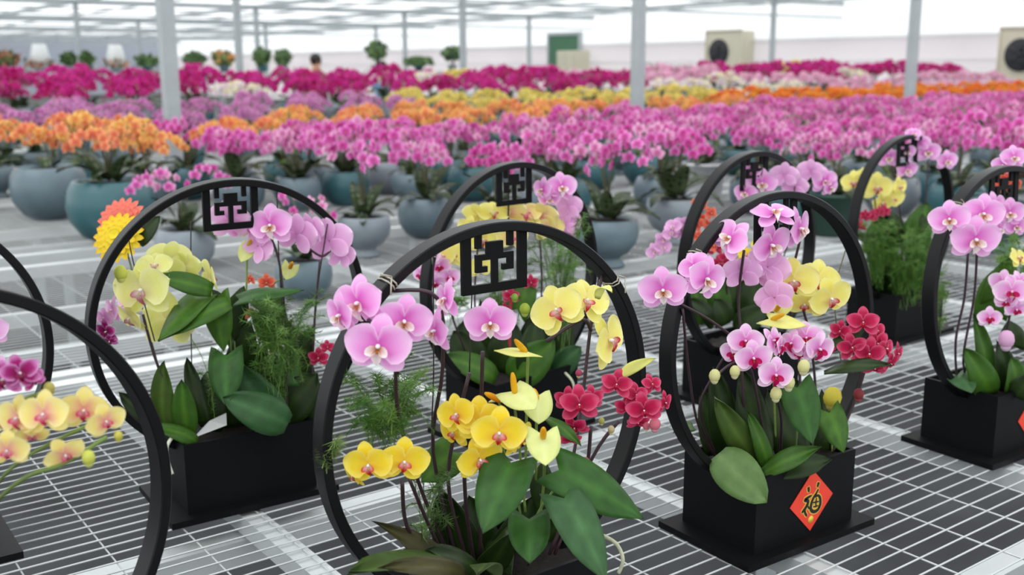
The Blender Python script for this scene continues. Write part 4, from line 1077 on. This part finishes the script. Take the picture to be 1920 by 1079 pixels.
near_plant(gz(800, 445), ('egg', 'potblue'), 'pink', 'potted pink orchid with long pale leaves left of the middle back hoop', sc=.95, seed=7)
near_plant(gz(930, 470), ('egg', 'potgrey'), 'pink', 'potted pink orchid seen through the lattice of the middle back hoop', sc=.95, seed=8)
near_plant(gz(1265, 455), ('footed', 'potgrey'), 'pink', 'grey footed pot with pink orchids left of the hoop behind the sticker planter', sc=1.05, seed=9)
near_plant(gz(1235, 400), ('egg', 'potblue'), 'pink', 'blue pot with pink orchids behind the grey footed pot', sc=1.0, seed=10)
near_plant(gz(1500, 430), ('egg', 'potteal'), 'pink', 'teal pot with pink orchids inside the hoop behind the sticker planter', sc=1.0, seed=11)
near_plant(gz(1415, 400), ('egg', 'potblue'), 'pink', 'blue pot with pink orchids at the top of the hoop behind the sticker planter', sc=1.0, seed=12)
near_plant(gz(1870, 470), ('footed', 'potblue'), 'pink', 'blue footed pot behind the planter at the right edge', sc=1.1, seed=13)
near_plant(gz(1560, 440), ('tub', 'potgreen'), 'pink', 'dark green pot between the two rear right hoops', sc=.95, seed=14)
near_plant(gz(8, 352), ('tub', 'potgreen'), 'orange', 'dark green tub with orange orchids at the left edge', sc=1.05, seed=15, nspike=4, Hh=.26)
near_plant(gz(355, 375), ('egg', 'potteal'), 'pink', 'teal pot with pink orchids above the left hoop', sc=1.0, seed=16, Hh=.26, nspike=7, nb=9, bs=.07, reach=.2)
near_plant(gz(450, 400), ('egg', 'potblue'), 'pink', 'blue pot with deep pink orchids just above the lattice of the left hoop', sc=1.0, seed=17, Hh=.24, nspike=7, nb=9, bs=.07, reach=.2)
near_plant(gz(560, 395), ('egg', 'potblue'), 'pink', 'blue pot with pink orchids above the right shoulder of the left hoop', sc=.95, seed=18, Hh=.26, nspike=7, nb=9, bs=.07, reach=.2)
near_plant(gz(650, 385), ('egg', 'potteal'), 'pink', 'teal pot with pink orchids behind the grey footed pot', sc=1.0, seed=19, Hh=.28, nspike=7, nb=9, bs=.07, reach=.2)
near_plant(gz(1790, 420), ('egg', 'potteal'), 'pink', 'teal pot with pink orchids right of the farthest hoop', sc=1.0, seed=20)
near_plant(gz(1320, 370), ('tub', 'potwhite'), 'pink', 'white pot with pink orchids just above the hoops on the right', sc=1.0, seed=21)
near_plant(gz(1060, 410), ('egg', 'potteal'), 'pink', 'teal pot with pink orchids above the right shoulder of the middle back hoop', sc=1.0, seed=22)

taken = [o.matrix_basis.translation.xy for o in COL.objects if o.parent is None and o.get('category') in ('orchid', 'plant', 'planter')]
GN = dict(pink='bright pink orchid in one of the crowded rows behind the hoops', magenta='deep magenta orchid in the tall rows near the back', mauve='mauve orchid in the row behind the orange ones', orange='pale orange orchid in the row behind the pink ones',
          flame='vivid orange orchid in the row toward the right wall', yellow='pale yellow orchid in the row beyond the orange ones', white='whitish orchid in the far rows right of the middle pillar', palepink='pale pink orchid at the back, left of the middle pillar')
GG = dict(pink='bright pink orchids in rows', magenta='deep magenta orchids near the back', mauve='mauve orchids in rows', orange='pale orange orchids in rows', flame='vivid orange orchids in rows', yellow='pale yellow orchids in rows', white='whitish orchids in far rows', palepink='pale pink orchids at the back')
NTH = ['first', 'second', 'third', 'fourth', 'fifth', 'sixth', 'seventh', 'eighth', 'ninth', 'tenth', 'eleventh', 'twelfth', 'thirteenth']
WHAT = dict(pink='bright pink', magenta='deep magenta', mauve='pale mauve', orange='pale orange', flame='vivid orange', yellow='pale yellow', white='whitish', palepink='pale pink')
rows = [  # s, t0, spacing, function of t giving hue, scale
    (3.35, 4.6, .5, lambda t: 'pink', 1.0), (4.05, 3.3, .5, lambda t: 'pink', 1.05), (5.3, 2.7, .48, lambda t: 'pink', 1.0), (5.95, 1.9, .5, lambda t: 'pink' if t > 3.3 else 'orange', 1.0),
    (6.5, .5, .5, lambda t: 'pink' if t > 6 else 'orange', 1.0), (7.25, .3, .52, lambda t: 'mauve' if t < 1.2 else ('pink' if t > 9 else 'orange'), 1.0), (8.2, .3, .52, lambda t: 'mauve' if t < 4 else ('flame' if t > 9.5 else 'orange'), 1.02),
    (9.3, .6, .55, lambda t: 'mauve' if t < 6.5 else ('yellow' if t < 11 else 'flame'), 1.06), (10.3, .8, .6, lambda t: 'mauve' if t < 6.5 else ('yellow' if t < 12 else ('white' if t < 13.5 else 'palepink')), 1.14),
    (11.4, .8, .66, lambda t: 'magenta' if t < 11.5 else ('white' if t < 13.5 else 'palepink'), 1.4), (12.3, 1.0, .7, lambda t: 'magenta' if t < 12.5 else ('palepink' if t < 14 else 'magenta'), 1.5), (13.4, 1.3, .72, lambda t: 'magenta' if t < 13.2 else ('palepink' if t < 15 else 'magenta'), 1.6), (14.4, 1.6, .74, lambda t: 'magenta' if t < 12 else ('palepink' if t < 16 else 'magenta'), 1.64),
]
COUNT = {}; placed = []
def ordinal(n):
    base = ['', 'first', 'second', 'third', 'fourth', 'fifth', 'sixth', 'seventh', 'eighth', 'ninth', 'tenth', 'eleventh', 'twelfth', 'thirteenth', 'fourteenth', 'fifteenth', 'sixteenth', 'seventeenth', 'eighteenth', 'nineteenth', 'twentieth']
    return base[n] if n <= 20 else ('twenty-' + base[n - 20] if n < 30 else 'thirtieth' if n == 30 else 'thirty-' + base[n - 30])
k = 0
for ri, (s, t0, dt, hf, sc) in enumerate(rows):
    t = t0
    while t < 20.8:
        p = ST(s + R.uniform(-.07, .07), t + R.uniform(-.06, .06)); t += dt
        if p.y < 1: continue
        xr = p.x / p.y
        if not (-.56 < xr < .55): continue
        if any((p.xy - q).length < .32 for q in taken): continue
        if any((p.xy - q).length < (.6 if s > 11 else .36) for q in placed): continue
        placed.append(p.xy.copy())
        if any((p.xy - ST(a, b_).xy).length < .42 for a in PS for b_ in PT): continue
        hue = hf(t); k += 1
        if R.random() < .06 and hue == 'magenta': hue = R.choice(['yellow', 'white'])
        pot = R.choice([('egg', 'potblue'), ('egg', 'potteal'), ('egg', 'potgrey'), ('footed', 'potblue')])
        if t > 14.5 and s > 12: sc2 = sc * 1.08
        else: sc2 = sc
        COUNT[(hue, ri)] = COUNT.get((hue, ri), 0) + 1; c = COUNT[(hue, ri)]
        far_plant(p, pot, hue, '%s %s orchid from the left in the %s row behind the hoop planters' % (ordinal(c), WHAT[hue], NTH[ri]), '%s orchids in the %s row' % (WHAT[hue], NTH[ri]), sc2 * R.uniform(.93, 1.06), R.randrange(30), R.uniform(0, 6.28))
print('row plants', k)

# ------------------------------------------------------------------ far shelf with foliage plants, people
SH = 18.2; SZ = .72
r = empty('plant_shelf', ST(SH, -1, FLOOR), GRID, 'long raised metal shelf behind the magenta orchids on the left', 'shelf'); inv = r.matrix_basis.inverted()
def bx(name, s0, s1, t0, t1, z0, z1, m='rail'):
    b = B(); stbox(b, s0, s1, t0, t1, z0, z1); b.v = [inv @ Vector(p) for p in b.v]; link(name, b.mesh(name, m, False), r)
bx('shelf_top', SH - .5, SH + .5, -1, 16, SZ - .04, SZ)
bx('front_rail', SH - .56, SH - .5, -1, 16, SZ - .08, SZ - .002)
for t in (-.8, 3, 7, 11, 15): bx('leg', SH - .45, SH - .38, t, t + .07, FLOOR, SZ - .04, 'steel'); bx('leg', SH + .38, SH + .45, t, t + .07, FLOOR, SZ - .04, 'steel')


def onshelf(u):
    d = ray(u, 118); n = Vector((-SA, CA, 0)); q = CAMP + d * (SH / d.dot(n)); return Vector((q.x, q.y, SZ + .001))


def bush(u, w, h, lab, c='#3f5a38', flower=None, trunk=.0, seed=0):
    P0 = onshelf(u); rr = random.Random(seed + 90); k = depth(P0) / F_PX; w = w * k / 2; h = h * k
    r = empty('bonsai_bush' if trunk else 'foliage_plant', P0, 0, lab, 'plant')
    ph = .12
    b = B(); b.lathe([(.07, 0), (.1, ph), (.11, ph), (.09, ph - .01)], 14); link('pot', b.mesh('pot', rr.choice(['potgrey', 'potteal', 'potblue'])), r)
    if trunk:
        b = B(); b.tube([(0, 0, ph), (.03, 0, ph + trunk * h * .5), (-.01, 0, ph + trunk * h)], [.03, .022, .015], 6, BR); link('trunk', b.mesh('trunk', 'stem'), r)
    b = B(); cc = lin(c)
    for i in range(170):
        d = Vector((rr.gauss(0, 1), rr.gauss(0, 1), rr.gauss(0, 1))).normalized() * rr.uniform(.45, 1)
        p = Vector((d.x * w, d.y * w, ph + h * (.5 + trunk * .3) + d.z * h * (.5 - trunk * .2)))
        col = mixc(cc, lin('#6f8a50'), rr.random() * .7)
        if flower and rr.random() < .45: col = lin(flower)
        q = Vector((rr.gauss(0, 1), rr.gauss(0, 1), rr.gauss(0, 1))).normalized(); x = d.cross(q).normalized() * .05; y = q * .09
        b.add([p - y, p + x, p + y, p - x], [(0, 1, 2, 3)], col)
    o = link('crown', b.mesh('crown', 'leaf', False), r); o['kind'] = 'stuff'


for i, a in enumerate(((12, 50, 26, 'green plant with orange blooms on the shelf at the left edge', '#4a5a40', '#b06a58'), (130, 24, 24, 'low green plant on the shelf right of the first white sleeve'), (163, 22, 24, 'green plant beside the low one on the shelf'),
                       (275, 40, 16, 'low green plant on the shelf just left of the big left pillar'), (365, 40, 24, 'dark green plant on the shelf right of the big left pillar'), (420, 44, 28, 'green plant with orange flowers on the shelf', '#5a6a38', '#c88a48'),
                       (492, 34, 32, 'dark upright plant on the shelf beside a slim pillar'), (530, 30, 28, 'small round green plant on the shelf left of the person'),
                       (785, 60, 14, 'low green plants at the end of the shelf'), )):
    bush(a[0], a[1], a[2], a[3], *(a[4:] or ()), seed=i)
bush(706, 44, 42, 'round dark green bonsai right of the person in plum', '#38523c', None, .4, 20)
bush(848, 36, 32, 'smaller round bonsai near the middle of the back', '#38523c', None, .4, 21)
for u, lab in ((76, 'white paper-sleeved plant on the shelf at the far left'), (218, 'white paper-sleeved plant on the shelf left of the big left pillar')):
    P0 = onshelf(u); r = empty('sleeved_plant', P0, 0, lab, 'plant')
    b = B(); b.lathe([(.12, .1), (.16, .2), (.1, .46), (.09, .46), (.15, .2)], 16); link('paper_sleeve', b.mesh('paper_sleeve', 'plastic'), r)
    b = B(); b.lathe([(.08, 0), (.11, .12), (.1, .12)], 14); link('pot', b.mesh('pot', 'potgrey'), r)
    rr = random.Random(int(u)); b = B()
    for i in range(80):
        a = rr.uniform(0, 6.28); p = Vector((math.cos(a) * rr.uniform(.1, .24), math.sin(a) * rr.uniform(.1, .24), .12 + rr.uniform(-.02, .1)))
        q = Vector((rr.gauss(0, 1), rr.gauss(0, 1), rr.gauss(0, 1))).normalized() * .05; x = q.cross(Vector((0, 0, 1))).normalized() * .03
        b.add([p - q, p + x, p + q, p - x], [(0, 1, 2, 3)], lin('#b8744a') if rr.random() < .4 else lin('#4a5a38'))
    o = link('leaves', b.mesh('leaves', 'leaf', False), r); o['kind'] = 'stuff'


def person(P0, rz, cloth, lab, Ht=1.66):
    """standing figure on the floor: one skinned body, clothing and hair as children"""
    k = Ht / 1.7
    V = [(0, 0, .95), (0, 0, 1.15), (0, .01, 1.38), (0, .0, 1.47), (0, -.02, 1.58),
         (.17, 0, 1.38), (.23, -.03, 1.12), (.2, -.22, 1.0), (.18, -.3, .98), (-.17, 0, 1.38), (-.23, -.03, 1.12), (-.2, -.24, 1.03), (-.18, -.32, 1.02),
         (.09, 0, .88), (.1, -.01, .48), (.1, .02, .08), (.1, -.12, .03), (-.09, 0, .88), (-.1, -.01, .48), (-.1, .02, .08), (-.1, -.12, .03)]
    E = [(0, 1), (1, 2), (2, 3), (3, 4), (2, 5), (5, 6), (6, 7), (7, 8), (2, 9), (9, 10), (10, 11), (11, 12), (0, 13), (13, 14), (14, 15), (15, 16), (0, 17), (17, 18), (18, 19), (19, 20)]
    Rr = [.15, .13, .14, .055, .09, .065, .045, .035, .04, .065, .045, .035, .04, .09, .06, .045, .04, .09, .06, .045, .04]
    me = bpy.data.meshes.new('person'); me.from_pydata([tuple(c * k for c in v) for v in V], E, []); me.materials.append(MAT['skin'])
    o = link('person', me, None, Matrix.Translation(P0) @ Matrix.Rotation(rz, 4, 'Z')); tag(o, lab, 'person')
    sk = o.modifiers.new('skin', 'SKIN'); 
    for i, sv in enumerate(me.skin_vertices[0].data): sv.radius = (Rr[i] * k, Rr[i] * k * .8); sv.use_root = i == 0
    sk.use_smooth_shade = True; o.modifiers.new('sub', 'SUBSURF').levels = 2; o.modifiers['sub'].render_levels = 2
    b = B(); b.lathe([(.17, .55), (.19, .85), (.175, 1.0), (.165, 1.2), (.2, 1.36), (.12, 1.44), (.06, 1.48)], 18); b.v = [(x * k, y * k * .72, z * k) for x, y, z in b.v]; link('coat', b.mesh('coat', cloth), o)
    for sg in (1, -1):
        b = B(); b.tube([Vector(p) * k for p in ((sg * .15, 0, 1.39), (sg * .2, -.01, 1.25), (sg * .235, -.03, 1.12), (sg * .215, -.15, 1.04))], [.08 * k, .065 * k, .058 * k, .05 * k], 10); link('sleeve', b.mesh('sleeve', cloth), o)
    b = B(); b.blob((0, .02 * k, 1.64 * k), (.095 * k, .105 * k, .1 * k), (1, 1, 1), 12, 8); link('hair', b.mesh('hair', 'hair'), o)
    b = B(); b.blob((0, -.075 * k, 1.585 * k), (.012, .02, .02)); 
    for sg in (1, -1): b.blob((sg * .085 * k, 0, 1.58 * k), (.012, .02, .03))
    link('nose_and_ears', b.mesh('nose_and_ears', 'skin'), o)
    return o


q = at(593, 130, 17.6); person(Vector((q.x, q.y, FLOOR)), .5, 'cloth', 'person with dark hair in plum clothes bending over the far orchids', 1.74)
q = at(716, 130, 24.); person(Vector((q.x, q.y, FLOOR)), -.6, 'cloth2', 'person in pale blue clothes half hidden behind the round bonsai', 1.66)
